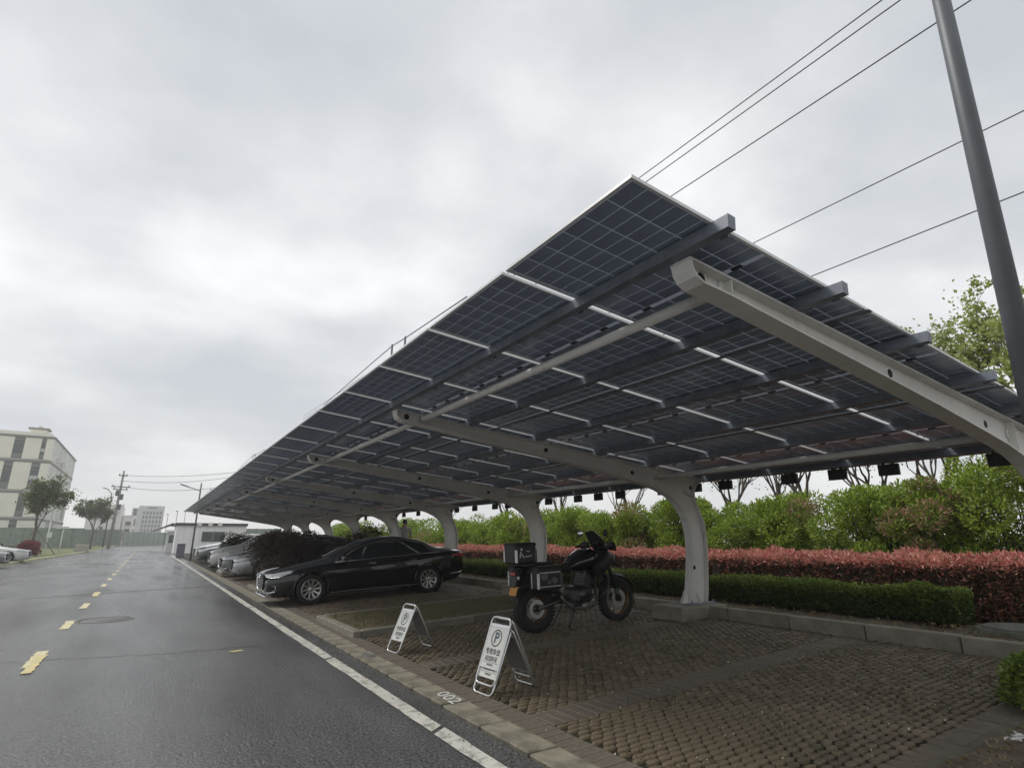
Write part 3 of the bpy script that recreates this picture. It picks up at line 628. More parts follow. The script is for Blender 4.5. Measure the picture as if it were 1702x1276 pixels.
for x, z in ((2.60, 2.915), (4.79, 2.665), (6.5, 2.44), (7.86, 2.26), (7.79, 0.95)):
    hole_list.append(MB().lathe([(0.0, 0.0102), (0.032, 0.0102), (0.036, 0.0062), (0.036, -0.0062), (0.032, -0.0102), (0, -0.0102)], 16, YAX(x, 0, z)).mesh('dark_port', M['black_box']))
foot_me = MB().box((0, 0, 0), (1.06, 0.66, 0.5), None, 0.02).mesh('footing', M['back_kerb'])
bp = MB().box((7.76, 0, 0.399), (0.60, 0.36, 0.018), None, 0.003)
for sx in (-.25, .25):
    for sy in (-.14, .14): bp.lathe([(0.018, 0), (0.018, 0.03), (0.008, 0.03), (0.008, 0.06), (0, 0.06)], 8, Matrix.Translation((7.76 + sx, sy, 0.406)))
bp_me = bp.mesh('base_plate', M['galv'])
for i in range(9):
    yv = 2.0 + 4.674 * i
    p = link('curved_post', web_me, carport, (0, yv, 0))
    link('flange', flange_me, p); [link(q.name.split('.')[0], q, p) for q in stiff_list + hole_list]; link('base_plate', bp_me, p)
    link('footing', foot_me, p, (7.575, -0.02, 0.142))
for (x, z, r) in ((2.80, 2.893, 0.038), (7.0, 2.39, 0.04)):
    mb = MB()
    for i in range(8): mb.tube([(x, 2.0 + 4.674 * i + 0.008, z), (x, 2.0 + 4.674 * (i + 1) - 0.008, z)], r, 16)
    for i in range(9):
        for s in (-1, 1): mb.tube([(x, 2.0 + 4.674 * i + s * 0.007, z), (x, 2.0 + 4.674 * i + s * 0.02, z)], r * 1.45, 16)
    mb.build('tie_pipe', M['post'], carport)
# black boxes along the rear eave
bxm = MB().box((0, 0, -0.075), (0.06, 0.25, 0.15), None, 0.006).box((0, 0.06, 0.015), (0.02, 0.03, 0.04)).box((0, -0.06, 0.015), (0.02, 0.03, 0.04)).mesh('inverter_box', M['black_box'])
for yv in (2.46, 3.66, 4.34, 5.07, 6.24, 6.88, 7.66, 8.85, 9.54, 10.25, 11.4, 12.1, 13.3, 14.0, 15.2, 16.4, 17.1, 18.3, 19.5, 20.9, 22.3, 23.7, 25.5, 27.2):
    link('inverter_box', bxm, carport, (8.245, yv, zp(8.245) - 0.115))
MB().box((8.36, YE + NP * PW / 2, zp(8.36) - 0.035), (0.09, NP * PW, 0.09), None, 0.004).build('eave_gutter', mat('gutter_dark', (0.05, 0.05, 0.05), 0.5, 0.3), carport)
# rails and cable brackets standing on the front edge of the roof
def roof_rail(y0, nm):
    mb = MB(); pts = [(XE + 0.02, y0 - 1.6, ZE + 0.045), (XE + 0.02, y0 - 0.35, ZE + 0.10), (XE + 0.02, y0, ZE + 0.125), (XE + 0.02, y0 + 0.6, ZE + 0.11), (XE + 0.02, y0 + 2.6, ZE + 0.045)]
    mb.tube(pts, 0.005, 6)
    for k in (1, 2): mb.box((XE + 0.02, pts[k][1], (pts[k][2] + ZE) / 2 + .01), (0.012, 0.025, pts[k][2] - ZE + 0.01))
    mb.build('roof_rail', M['galv'], carport)
roof_rail(5.1, 'a'); roof_rail(14.0, 'b'); roof_rail(24.5, 'c')

# ------------------------------------------------------------------ parking signs
def a_sign(loc, rotz, lab, lift=0.0, spread=0.24, full=True):
    r = empty('parking_sign', loc, (0, -SLA, rotz), lab, 'sign', 'reserved parking signs')
    W, Ht, R = 0.30, 0.60, 0.011
    lean = math.asin(spread / Ht)
    for s in (-1, 1):   # s=-1 front leaf (towards road, local -x)
        mb = MB(); loop = []
        def c2(u, v): return (s * (spread - v * math.sin(lean)), u, R + v * math.cos(lean))
        cor = 0.05
        seq = [(-W / 2, cor), (-W / 2, Ht - cor), (W / 2, Ht - cor), (W / 2, cor)]
        P = []
        for a0 in np.linspace(PI, 1.5 * PI, 5): P.append((-W / 2 + cor + cor * math.cos(a0), cor + cor * math.sin(a0)))
        for a0 in np.linspace(1.5 * PI, 2 * PI, 5): P.append((W / 2 - cor + cor * math.cos(a0), cor + cor * math.sin(a0)))
        for a0 in np.linspace(0, PI / 2, 5): P.append((W / 2 - cor + cor * math.cos(a0), Ht - cor + cor * math.sin(a0)))
        for a0 in np.linspace(PI / 2, PI, 5): P.append((-W / 2 + cor + cor * math.cos(a0), Ht - cor + cor * math.sin(a0)))
        P.append(P[0]); mb.tube([c2(*q) for q in P], R, 8, cap=False)
        lf = mb.build('frame', M['steel'], r)
        rot = Matrix.Rotation(s * -lean, 4, 'Y')
        v0, v1 = 0.145, 0.505
        c = c2(0, (v0 + v1) / 2)
        pm = MB().box((0, 0, 0), (0.006, W - 0.018, v1 - v0)); pan = pm.build('panel', M['sign_white'] if s < 0 else mat('sign_back', (0.16, 0.16, 0.16), 0.5), r)
        pan.matrix_basis = Matrix.Translation(c) @ Matrix.Rotation(-s * lean, 4, 'Y')
        MB().box((0, 0, (v1 - v0) / 2 + 0.017), (0.008, W - 0.02, 0.03)).build('rail', M['steel'], pan); MB().box((0, 0, -(v1 - v0) / 2 - 0.004), (0.012, W - 0.02, 0.008)).build('rail', M['steel'], pan)
        if s < 0:
            def put(me, y, z, nm, sx=1, sz=1):
                o = link(nm, me, pan); o.matrix_basis = Matrix.Translation((-0.0042, y, z)) @ Matrix(((0, 0, -1, 0), (-1, 0, 0, 0), (0, 1, 0, 0), (0, 0, 0, 1))) @ Matrix.Diagonal((sx, sz, 1, 1)); return o
            ring = MB().lathe([(0.067, 0), (0.078, 0), (0.078, 0.0006), (0.067, 0.0006)], 40, None, False, True).mesh('ring', M['sign_ink'])
            put(ring, 0, 0.084, 'ring')
            put(text_mesh('P', 0.135, 'letter', M['sign_blue'], 0.0004, 0, 0.004), 0.0, 0.082, 'letter')
            put(text_mesh('专用车位', 0.058, 'lettering', M['sign_ink'], 0.0004, 0, 0.0012), 0, -0.043, 'lettering')
            put(MB().box((0, 0, 0), (0.19, 0.0035, 0.0006)).mesh('rule', M['sign_ink']), 0, -0.083, 'rule')
            put(text_mesh('RESERVE', 0.050, 'lettering', M['sign_ink'], 0.0004, 0, 0.0008), 0, -0.108, 'lettering')
            put(MB().box((0, 0, 0), (0.24, 0.003, 0.0006)).mesh('rule', M['sign_ink']), 0, -0.136, 'rule')
            put(text_mesh('RESERVE', 0.026, 'lettering', M['sign_ink'], 0.0004, 0, 0.0003), 0, -0.156, 'lettering')
    MB().tube([(0, -W / 2 + 0.03, Ht * math.cos(lean) + 0.004), (0, W / 2 - 0.03, Ht * math.cos(lean) + 0.004)], 0.013, 8).build('hinge', M['steel'], r)
    return r
SIGNS = [((3.10, 5.06, pz(3.10)), 0.10, 'lower of the two nested steel reserve signs nearest the kerb number', 0.26),
         ((3.10, 5.06, pz(3.10) + 0.075), 0.10, 'upper steel reserve sign stacked over another one, in the nearest bay', 0.235),
         ((3.11, 7.42, pz(3.11)), 0.12, 'single steel reserve sign standing beside the turf island', 0.26)]
for l, rz, lab, spd in SIGNS: a_sign(l, rz, lab, spread=spd)

# ------------------------------------------------------------------ cars
def smooth_interp(x, kp):
    kx = np.array([k[0] for k in kp]); kv = np.array([k[1] for k in kp]); o = np.argsort(kx); kx, kv = kx[o], kv[o]
    xf = np.linspace(kx[0], kx[-1], 600); vf = np.interp(xf, kx, kv); ker = np.hanning(31); ker /= ker.sum()
    vp_ = np.pad(vf, 15, mode='edge'); vsm = np.convolve(vp_, ker, 'valid'); wgt = np.clip(np.minimum(xf - kx[0], kx[-1] - xf) / 0.12, 0, 1)
    return np.interp(x, xf, vf * (1 - wgt) + vsm * wgt)
SEDAN = dict(zt=[(2.42, .60), (2.38, .69), (2.2, .775), (1.8, .86), (1.2, .955), (.98, .99), (.1, 1.37), (-.25, 1.445), (-.8, 1.44), (-1.4, 1.31), (-1.95, 1.115), (-2.2, 1.085), (-2.48, 1.05), (-2.56, .95)],
             zs=[(2.42, .56), (2.2, .69), (1.8, .78), (1.2, .87), (.9, .90), (-1.0, .955), (-2.0, .985), (-2.5, .975), (-2.56, .88)],
             zb=[(2.42, .30), (2.3, .20), (1.5, .18), (-1.5, .19), (-2.35, .25), (-2.56, .42)],
             hw=[(2.42, .60), (2.36, .70), (2.2, .83), (1.6, .92), (0, .94), (-1.6, .93), (-2.2, .89), (-2.5, .80), (-2.56, .72)], wb=1.475, wr=.345,
             A=(.86, .16), C=(-1.86, -1.12), ws=(.17, .93), rw=(-1.9, -1.02), nose=2.42, tail=-2.56)
SUV = dict(zt=[(2.30, .66), (2.26, .80), (2.1, .90), (1.7, .99), (1.2, 1.06), (.95, 1.10), (.2, 1.50), (-.15, 1.60), (-1.0, 1.61), (-1.7, 1.54), (-2.1, 1.30), (-2.3, 1.05), (-2.34, .9)],
           zs=[(2.30, .62), (2.1, .80), (1.7, .90), (1.0, .98), (-1.0, 1.04), (-2.0, 1.07), (-2.3, 1.0), (-2.34, .85)],
           zb=[(2.30, .34), (2.2, .24), (1.4, .22), (-1.4, .22), (-2.2, .28), (-2.34, .42)],
           hw=[(2.30, .62), (2.22, .74), (2.05, .85), (1.5, .91), (0, .93), (-1.5, .92), (-2.1, .87), (-2.34, .76)], wb=1.36, wr=.345,
           A=(.84, .26), C=(-1.95, -1.65), ws=(.26, .92), rw=(-2.2, -1.75), nose=2.30, tail=-2.34)
def car_grid(K):
    nx, nl, nu = 120, 12, 26
    x = np.linspace(K['nose'], K['tail'], nx)
    # denser at the ends
    t = np.linspace(-1, 1, nx); t = np.sign(t) * (1 - (1 - np.abs(t)) ** 1.0); x = K['nose'] + (K['tail'] - K['nose']) * (t + 1) / 2
    zt, zs, zb, hw = (smooth_interp(x, K[k]) for k in ('zt', 'zs', 'zb', 'hw'))
    hr = np.full(nx, 0.60)
    lo_s = np.linspace(0, 1, nl); up_s = np.linspace(0, 1, nu + 1)[1:]
    sec = np.zeros((nx, nl + nu, 2)); S = np.concatenate([lo_s - 1, up_s])
    for i in range(nx):
        yl = np.interp(lo_s, [0, .45, .6, .78, .93, 1], [0, hw[i] * .86, hw[i] * .965, hw[i], hw[i] * .985, hw[i] * .955])
        zl = np.interp(lo_s, [0, .45, .6, .78, .93, 1], [zb[i], zb[i], zb[i] + .10, zb[i] + (zs[i] - zb[i]) * .55, zb[i] + (zs[i] - zb[i]) * .88, zs[i]])
        c = float(np.clip((zt[i] - zs[i] - .10) / .28, 0, 1)); c = c * c * (3 - 2 * c)
        yh = hw[i] * .955 * (1 - up_s); zh = zs[i] + (zt[i] - zs[i]) * np.sin(up_s * PI / 2) ** .9
        rr = min(hr[i], hw[i] * .8)
        yc = np.interp(up_s, [0, .45, .54, .64, .8, 1], [hw[i] * .945, rr + .045, rr - .02, rr - .12, rr * .5, 0]); zc = zs[i] + (zt[i] - zs[i]) * np.interp(up_s, [0, .45, .54, .64, .8, 1], [0, .80, .91, .965, .992, 1])
        sec[i, :nl, 0], sec[i, :nl, 1] = yl, zl; sec[i, nl:, 0], sec[i, nl:, 1] = yh * (1 - c) + yc * c, zh * (1 - c) + zc * c
    return x, S, sec
def car_meshes(K, name):
    x, S, sec = car_grid(K); nx, ns = sec.shape[:2]
    parts = {'body': [], 'glass': [], 'dark': []}
    allv = []
    for sgn in (1, -1):
        v = np.zeros((nx, ns, 3)); v[:, :, 0] = x[:, None]; v[:, :, 1] = sec[:, :, 0] * sgn; v[:, :, 2] = sec[:, :, 1]; allv.append(v.reshape(-1, 3))
    V = np.concatenate(allv)
    for h, sgn in enumerate((1, -1)):
        off = h * nx * ns
        for i in range(nx - 1):
            for j in range(ns - 1):
                xm = (x[i] + x[i + 1]) / 2; s = (S[j] + S[j + 1]) / 2; zm = sec[i:i + 2, j:j + 2, 1].mean(); ym = sec[i:i + 2, j:j + 2, 0].mean()
                a = off + i * ns + j; q = (a, a + ns, a + ns + 1, a + 1) if sgn < 0 else (a, a + 1, a + ns + 1, a + ns)
                if ym > .45 and zm < .9 and s < .02 and min((xm - K['wb']) ** 2, (xm + K['wb']) ** 2) + (zm - K['wr']) ** 2 < (K['wr'] + .045) ** 2: continue
                k = 'body'
                if s > 0:
                    xa = K['A'][0] + (K['A'][1] - K['A'][0]) * min(1, s / .45); xc = K['C'][0] + (K['C'][1] - K['C'][0]) * min(1, s / .45)
                    if .03 < s < .46 and xc < xm < xa and sec[i, -1, 1] - sec[i, 12, 1] > .12: k = 'glass'
                    if s > .56 and (K['ws'][0] < xm < K['ws'][1] or K['rw'][0] < xm < K['rw'][1]): k = 'glass'
                parts[k].append(q)
    # close nose and tail
    for h, sgn in enumerate((1, -1)):
        off = h * nx * ns
    for i in (0, nx - 1):
        ring = [i * ns + j for j in range(ns)] + [nx * ns + i * ns + j for j in range(ns - 2, 0, -1)]
        parts['body'].append(tuple(ring if i else ring[::-1]))
    res = {}
    for k in ('body', 'glass'):
        used = sorted({a for f in parts[k] for a in f}); mp = {a: n for n, a in enumerate(used)}
        me = bpy.data.meshes.new(name + '_' + k); me.from_pydata([tuple(V[a]) for a in used], [], [tuple(mp[a] for a in f) for f in parts[k]])
        me.polygons.foreach_set('use_smooth', np.ones(len(me.polygons), bool)); me.update(); res[k] = me
    return res
CARM = {'sedan': car_meshes(SEDAN, 'sedan'), 'suv': car_meshes(SUV, 'suv')}
def rim_mesh(R, W=0.2, spokes=10):
    mb = MB(); mb.lathe([(R, -W / 2), (R, W * .42), (R - .012, W * .46), (R - .03, W * .40), (R - .035, 0), (R - .04, -W / 2)], 40)
    mb.lathe([(0, W * .34), (.035, W * .35), (.06, W * .30), (.065, W * .1)], 20)
    for k in range(spokes):
        a = 2 * PI * k / spokes; d = Vector((math.cos(a), math.sin(a), 0)); n = Vector((-math.sin(a), math.cos(a), 0)); tw = n * 0.03
        p0 = d * .05; p1 = d * (R - .02) + tw * 0.6; w0, w1 = .016, .021
        z0, z1 = W * .30, W * .40
        vs = [p0 + n * w0 + Vector((0, 0, z0)), p0 - n * w0 + Vector((0, 0, z0)), p1 - n * w1 + Vector((0, 0, z1)), p1 + n * w1 + Vector((0, 0, z1))]
        vs += [q - Vector((0, 0, .035)) for q in vs]
        mb.add(vs, [(0, 1, 2, 3), (7, 6, 5, 4), (0, 4, 5, 1), (1, 5, 6, 2), (2, 6, 7, 3), (3, 7, 4, 0)])
    return mb.mesh('rim', M['rim'])
def tyre_mesh(R, Ri, W=0.225):
    h = W / 2
    return MB().lathe([(Ri, -h * .8), (Ri + .02, -h * .95), ((R + Ri) / 2, -h), (R - .02, -h * .92), (R, -h * .72), (R, h * .72), (R - .02, h * .92), ((R + Ri) / 2, h), (Ri + .02, h * .95), (Ri, h * .8)], 44).mesh('wheel', M['tyre'])
RIM = rim_mesh(.235); TYRE = tyre_mesh(.335, .232); DISC = MB().lathe([(0, 0), (.15, 0), (.15, .012), (0, .012)], 24).mesh('brake_disc', M['engine'])
def car(loc, heading, lab, paint, kind='sedan', front='plain', grp='cars parked in the bays under the carport', tilt=True, fine=False, size=1.0):
    K = SEDAN if kind == 'sedan' else SUV
    r = empty('parked_car', loc, (0, SLA if tilt else 0, heading), lab, 'car', grp); r.scale = (size,) * 3
    for k, nm, m in (('body', 'body', M[paint]), ('glass', 'window', M['car_glass'])):
        me = CARM[kind][k].copy(); me.materials.clear(); me.materials.append(m); link(nm, me, r)
    for sx in (1, -1):
        for sy in (1, -1):
            w = link('wheel', TYRE, r); w.matrix_basis = Matrix.Translation((sx * K['wb'], sy * .80, .335)) @ Matrix.Rotation(-sy * PI / 2, 4, 'X')
            link('rim', RIM, w); link('brake_disc', DISC, w)
            arch = MB(); P = [(sx * K['wb'] + (K['wr'] + .04) * math.cos(a), sy * (np.interp(sx * K['wb'] + .36 * math.cos(a), [q[0] for q in K['hw']][::-1], [q[1] for q in K['hw']][::-1]) - .012), K['wr'] + (K['wr'] + .04) * math.sin(a)) for a in np.linspace(-.35, PI + .35, 22)]
            arch.tube(P, .022, 6); arch.build('wheel_arch', M[paint], r)
            MB().lathe([(K['wr'] + .05, 0), (K['wr'] + .05, .42)], 24, Matrix.Translation((sx * K['wb'], sy * (.90), K['wr'])) @ Matrix.Rotation(sy * PI / 2, 4, 'X'), False).build('wheel_well', M['plastic'], r)
    nz = K['nose']; zo = 0 if kind == 'sedan' else .12
    def surf(x, z):   # half width of the body at station x near height z
        return np.interp(x, [q[0] for q in K['hw']][::-1], [q[1] for q in K['hw']][::-1])
    for sy in (1, -1):
        # headlight wedge wrapping the corner
        pts = [(nz - .02, .50), (nz - .10, .70), (nz - .26, .815), (nz - .50, .895)]
        up = [.70, .725, .755, .785]; lo = [.655, .64, .655, .725]; vs = []; fs = []
        for (a, b), u_, l_ in zip(pts, up, lo): b = min(b, surf(a, 0) - .005); vs += [(a + .012, sy * (b + .012), u_ + zo), (a + .018, sy * (b + .016), l_ + zo), (a - .09, sy * (b - .09), u_ + zo), (a - .09, sy * (b - .09), l_ + zo)]
        for i in range(3):
            a = 4 * i; b = a + 4; fs += [(a, b, b + 1, a + 1), (a, a + 2, b + 2, b), (a + 1, b + 1, b + 3, a + 3)]
        fs += [(0, 1, 3, 2), (12, 14, 15, 13)]
        hl = MB().add(vs, fs).build('headlight', M['lamp'], r)
        if fine:
            MB().tube([(q[0] + .02, sy * (min(q[1], surf(q[0], 0)) + .02), l_ + zo - .004) for q, l_ in zip(pts, lo)], .007, 6).build('light_strip', M['chrome'], hl)
        # tail light
        tl = K['tail']; vs = []; fs = []
        for (a, b, u_, l_) in ((tl - .005, .45, .93, .86), (tl + .03, .72, .935, .83), (tl + .14, .84, .925, .84), (tl + .36, .905, .91, .875)): vs += [(a - .015, sy * (b + .012), u_ + zo), (a - .015, sy * (b + .012), l_ + zo), (a + .06, sy * (b - .08), u_ + zo), (a + .06, sy * (b - .08), l_ + zo)]
        for i in range(3):
            a = 4 * i; b = a + 4; fs += [(a, b, b + 1, a + 1), (a, a + 2, b + 2, b), (a + 1, b + 1, b + 3, a + 3)]
        MB().add(vs, fs + [(0, 1, 3, 2), (12, 14, 15, 13)]).build('tail_light', M['red_lamp'], r)
        # mirror
        mx = K['A'][0] - .12; mb = MB().box((mx, sy * 1.03, 1.00 + zo * .8), (.13, .20, .13), (0, 0, sy * .2), .04); mb.box((mx + .02, sy * .92, .95 + zo * .8), (.06, .12, .05), (sy * .35, 0, 0), .01); mb.build('mirror', M[paint], r)
        for dx in (.05, -1.02): MB().box((dx, sy * (.955), .83 + zo), (.20, .03, .03), None, .012).build('door_handle', M['chrome'] if fine else M[paint], r)
        # fog intake with bright trim
        fi = MB().prism([(0, 0), (.02, .14), (.30, .17), (.34, .06), (.24, -.01)], .05, Matrix.Translation((nz - .045, sy * .80, .30 + zo)) @ Matrix.Rotation(sy * PI / 2 - sy * .72 + (0 if sy > 0 else PI) , 4, 'Z') @ XZ).build('air_intake', M['plastic'], r) if False else None
        q = [(nz - .02, .46, .46), (nz - .10, .66, .47), (nz - .20, .775, .45), (nz - .19, .77, .34), (nz - .10, .67, .32), (nz - .02, .50, .33)]
        q = [(a, min(b, surf(a, 0) - .01), c + zo) for a, b, c in q]
        vs = [(a + .015, sy * (b + .015), c) for a, b, c in q] + [(a - .06, sy * (b - .06), c) for a, b, c in q]; n = len(q)
        ai = MB().add(vs, [tuple(range(n)), tuple(range(n, 2 * n))[::-1]] + [(i, (i + 1) % n, n + (i + 1) % n, n + i) for i in range(n)]).build('air_intake', M['plastic'], r)
        if fine or front == 'bright':
            MB().tube([(a + .022, sy * (b + .022), c) for a, b, c in (q[1], q[2], q[3], q[4], q[5])], .011, 6).build('intake_trim', M['chrome'], ai)
        if fine:
            xa, xc = K['A'], K['C']
            P = [(.95, .905, .905), (.2, .925, .925), (-1.0, .92, .965), (-1.78, .885, .99)]
            MB().tube([(a, sy * b, c) for a, b, c in P], .007, 6).build('window_trim', M['chrome'], r)
            top = [(.80, .875, .99), (.45, .78, 1.17), (.15, .70, 1.275), (-.35, .665, 1.355), (-.85, .665, 1.35), (-1.3, .70, 1.24), (-1.78, .80, 1.04)]
            MB().tube([(a, sy * b, c) for a, b, c in top], .007, 6).build('window_trim', M['chrome'], r)
            MB().box((-.05, sy * .935, .235), (2.2, .03, .025), None, .008).build('sill_trim', M['chrome'], r)
            MB().tube([(-2.1, sy * .90, .42), (-2.4, sy * .84, .44), (-2.53, sy * .72, .45)], .012, 6).build('bumper_trim', M['chrome'], r)
    # grille
    gy = .40 if front != 'suv' else .46
    poly = [(-gy, .70), (gy, .70), (gy * .92, .44), (gy * .66, .36), (-gy * .66, .36), (-gy * .92, .44)]
    tilt_m = Matrix.Translation((nz + .012, 0, zo)) @ Matrix(((0, 0, 1, 0), (1, 0, 0, 0), (0, 1, 0, 0), (0, 0, 0, 1)))
    g = MB().prism(poly, .04, tilt_m).build('grille', M['plastic'], r)
    if fine or front == 'bright':
        MB().tube([(nz + .036, a, b + zo) for a, b in poly + poly[:1]], .013, 6).build('grille_surround', M['chrome'], g)
        for k in range(5): MB().box((nz + .036, 0, .41 + .055 * k + zo), (.012, 1.25 * gy + .02 * k, .014)).build('grille_bar', M['chrome'], g)
    if fine:
        for k in range(4): MB().lathe([(.036 + .007 * math.cos(t), .007 * math.sin(t)) for t in np.linspace(0, 2 * PI, 9)], 20, Matrix.Translation((nz + .05, -.085 + .0567 * k, .655)) @ Matrix.Rotation(PI / 2, 4, 'Y')).build('emblem_ring', M['chrome'], g)
    MB().box((nz - .10, 0, .235 + zo), (.24, 1.30, .03), None, .01).build('front_splitter', M['chrome'] if front == 'bright' else M['plastic'], r)
    return r
car((4.62, 14.20, pz(4.62)), PI, 'black sedan with ten-spoke alloy wheels parked nearest under the carport', 'black_paint', 'sedan', 'bright', fine=True, size=0.945)
car((5.12, 23.0, pz(5.12)), PI, 'dark grey sedan half hidden by the dark red bush', 'silver_paint', 'sedan', 'plain')
car((5.0, 25.35, pz(5.0)), PI, 'charcoal car squeezed between the grey sedan and the pale car', 'blackish', 'sedan', 'bright')
car((4.95, 31.2, pz(4.95)), PI, 'pale silver car with its bonnet towards the road beyond the grey sedan', 'champagne', 'suv', 'plain')
car((5.2, 40.2, pz(5.2)), PI, 'dark green car parked before the last white ones', 'dgreen', 'sedan', 'plain')
car((5.1, 43.6, pz(5.1)), PI, 'white car beyond the dark green car near the booth', 'white_paint', 'suv', 'plain')
car((5.4, 47.0, pz(5.4)), PI, 'farthest white car of the row, next to the booth', 'white_paint', 'sedan', 'plain')
car((-8.4, 46.5, 0), 0.0, 'white car at the left edge of the picture by the verge', 'white_paint', 'sedan', 'plain', 'cars at the left edge', False)
car((-8.35, 39.4, 0), 0.0, 'silver car cut off by the left edge, nearer than the white one', 'silver_paint', 'sedan', 'plain', 'cars at the left edge', False)

# ------------------------------------------------------------------ motorcycle  (local x forward, right side = -y)
def motorcycle(loc, heading):
    r = empty('motorcycle', loc, (0, -SLA, heading), 'black touring motorcycle with box panniers and top case parked behind the stacked reserve signs', 'motorcycle')
    WB, RF, RR = 1.53, .335, .325
    def wheel(x, R, W, nm):
        a = Matrix.Translation((x, 0, R)) @ XZ
        prof = [(R - W * .9, -W * .32), (R - W * .55, -W * .5), (R - W * .2, -W * .42), (R - .01, -W * .2), (R, 0), (R - .01, W * .2), (R - W * .2, W * .42), (R - W * .55, W * .5), (R - W * .9, W * .32)]
        t = MB().lathe(prof, 48, a)
        for k in range(40):
            an = 2 * PI * k / 40; 
            for s in (-1, 1): t.box((x + (R - .012) * math.cos(an + s * .035), s * W * .27, R + (R - .012) * math.sin(an + s * .035)), (.03, W * .34, .024), (0, -an + PI / 2, 0))
        w = t.build('wheel', M['tyre'], r)
        ri = R - W * .9
        MB().lathe([(ri + .004, -W * .33), (ri - .016, -W * .3), (ri - .022, 0), (ri - .016, W * .3), (ri + .004, W * .33)], 48, a).build('rim', M['gold_rim'], w)
        hub = MB().lathe([(.0, -.06), (.045, -.06), (.045, -.03), (.025, 0), (.045, .03), (.045, .06), (0, .06)], 20, a).build('hub', M['engine'], w)
        for k in range(18):
            an = 2 * PI * k / 18; s = -1 if k % 2 else 1; a2 = an + s * .35
            MB().tube([(x + .04 * math.cos(a2), s * .045, R + .04 * math.sin(a2)), (x + ri * math.cos(an), 0, R + ri * math.sin(an))], .0032, 5).build('spoke', M['steel'], w)
        for s in (-1, 1):
            MB().lathe([(.075, -.003), (.13, -.003), (.13, .003), (.075, .003)], 28, Matrix.Translation((x, s * .075, R)) @ XZ, False, True).build('brake_disc', M['steel'], w)
    wheel(0, RR, .16, 'rear'); wheel(WB, RF, .115, 'front')
    # swing arm, frame, engine
    for s in (-1, 1):
        MB().tube([(0, s * .11, RR), (.30, s * .12, .40), (.52, s * .10, .44)], [.024, .032, .04], 8).build('swing_arm', M['engine'], r)
        MB().tube([(WB, s * .10, RF), (WB - .16, s * .10, .78), (WB - .27, s * .10, 1.06)], [.030, .027, .024], 10).build('fork_leg', M['plastic'], r)
        MB().tube([(WB - .005, s * .10, RF - .03), (WB - .06, s * .10, .50)], .034, 10).build('fork_slider', M['engine'], r)
        MB().tube([(WB - .27, s * .05, .98), (1.02, s * .17, .80), (.98, s * .19, .46), (.70, s * .17, .33), (.50, s * .14, .42)], .019, 8).build('frame_tube', M['plastic'], r)
        MB().tube([(1.10, s * .10, .82), (1.20, s * .27, .70), (1.16, s * .30, .52), (1.0, s * .20, .36)], .014, 8).build('crash_bar', M['engine'], r)
        MB().tube([(.62, s * .10, .80), (.20, s * .14, .84), (-.14, s * .13, .88)], .016, 8).build('subframe', M['plastic'], r)
        MB().tube([(WB - .30, s * .04, 1.10), (WB - .33, s * .16, 1.15), (WB - .40, s * .38, 1.13)], .012, 8).build('handlebar', M['plastic'], r)
        MB().tube([(WB - .385, s * .30, 1.135), (WB - .405, s * .42, 1.128)], .019, 10).build('grip', M['leather'], r)
        hg = MB().add([(WB - .26, s * .24, 1.20), (WB - .26, s * .24, 1.08), (WB - .25, s * .42, 1.07), (WB - .30, s * .46, 1.15), (WB - .26, s * .38, 1.21), (WB - .31, s * .25, 1.19), (WB - .31, s * .25, 1.09), (WB - .30, s * .40, 1.08), (WB - .34, s * .44, 1.15), (WB - .31, s * .37, 1.20)], [(0, 1, 2, 3, 4), (9, 8, 7, 6, 5), (0, 5, 6, 1), (1, 6, 7, 2), (2, 7, 8, 3), (3, 8, 9, 4), (4, 9, 5, 0)]); hg.build('hand_guard', M['plastic'], r)
        MB().tube([(WB - .34, s * .22, 1.15), (WB - .36, s * .30, 1.31)], .007, 6).build('mirror_stem', M['plastic'], r)
        MB().lathe([(0, .012), (.045, .010), (.052, 0), (.045, -.012), (0, -.014)], 20, Matrix.Translation((WB - .37, s * .32, 1.345)) @ Matrix.Rotation(-PI / 2 + .1, 4, 'Y') @ Matrix.Rotation(s * .2, 4, 'X') @ Matrix.Diagonal((1, 1.35, 1, 1))).build('mirror', M['chrome'] if s > 0 else M['plastic'], r)
        MB().box((.62, s * .22, .33), (.10, .13, .025), None, .008).build('foot_peg', M['engine'], r)
    eng = MB().box((.80, 0, .46), (.40, .30, .24), None, .05).box((.92, 0, .66), (.20, .24, .26), (0, .35, 0), .03).build('engine', M['engine'], r)
    for k in range(6): MB().box((.87 + .018 * k, 0, .60 + .032 * k), (.22, .27, .008), (0, .35, 0)).build('cooling_fin', M['plastic'], eng)
    for s in (-1, 1): MB().lathe([(0, .03), (.08, .025), (.095, 0)], 24, Matrix.Translation((.80, s * .15, .46)) @ Matrix.Rotation(-s * PI / 2, 4, 'X')).build('engine_cover', MATS['dull_exhaust'] if 'dull_exhaust' in MATS else M['engine'], eng)
    MB().tube([(1.03, -.06, .62), (1.10, -.10, .48), (1.02, -.14, .32), (.78, -.16, .27), (.55, -.16, .30), (.40, -.17, .42), (.34, -.17, .52)], .024, 10).build('exhaust_pipe', mat('dull_exhaust', (0.20, 0.19, 0.18), 0.4, 0.8), r)
    MB().tube([(.36, -.17, .50), (.28, -.18, .56), (-.16, -.21, .66)], [.03, .05, .05], 14).build('muffler', M['plastic'], r)
    MB().box((.82, 0, .275), (.46, .24, .02), (0, .04, 0), .008).build('skid_plate', M['engine'], r)
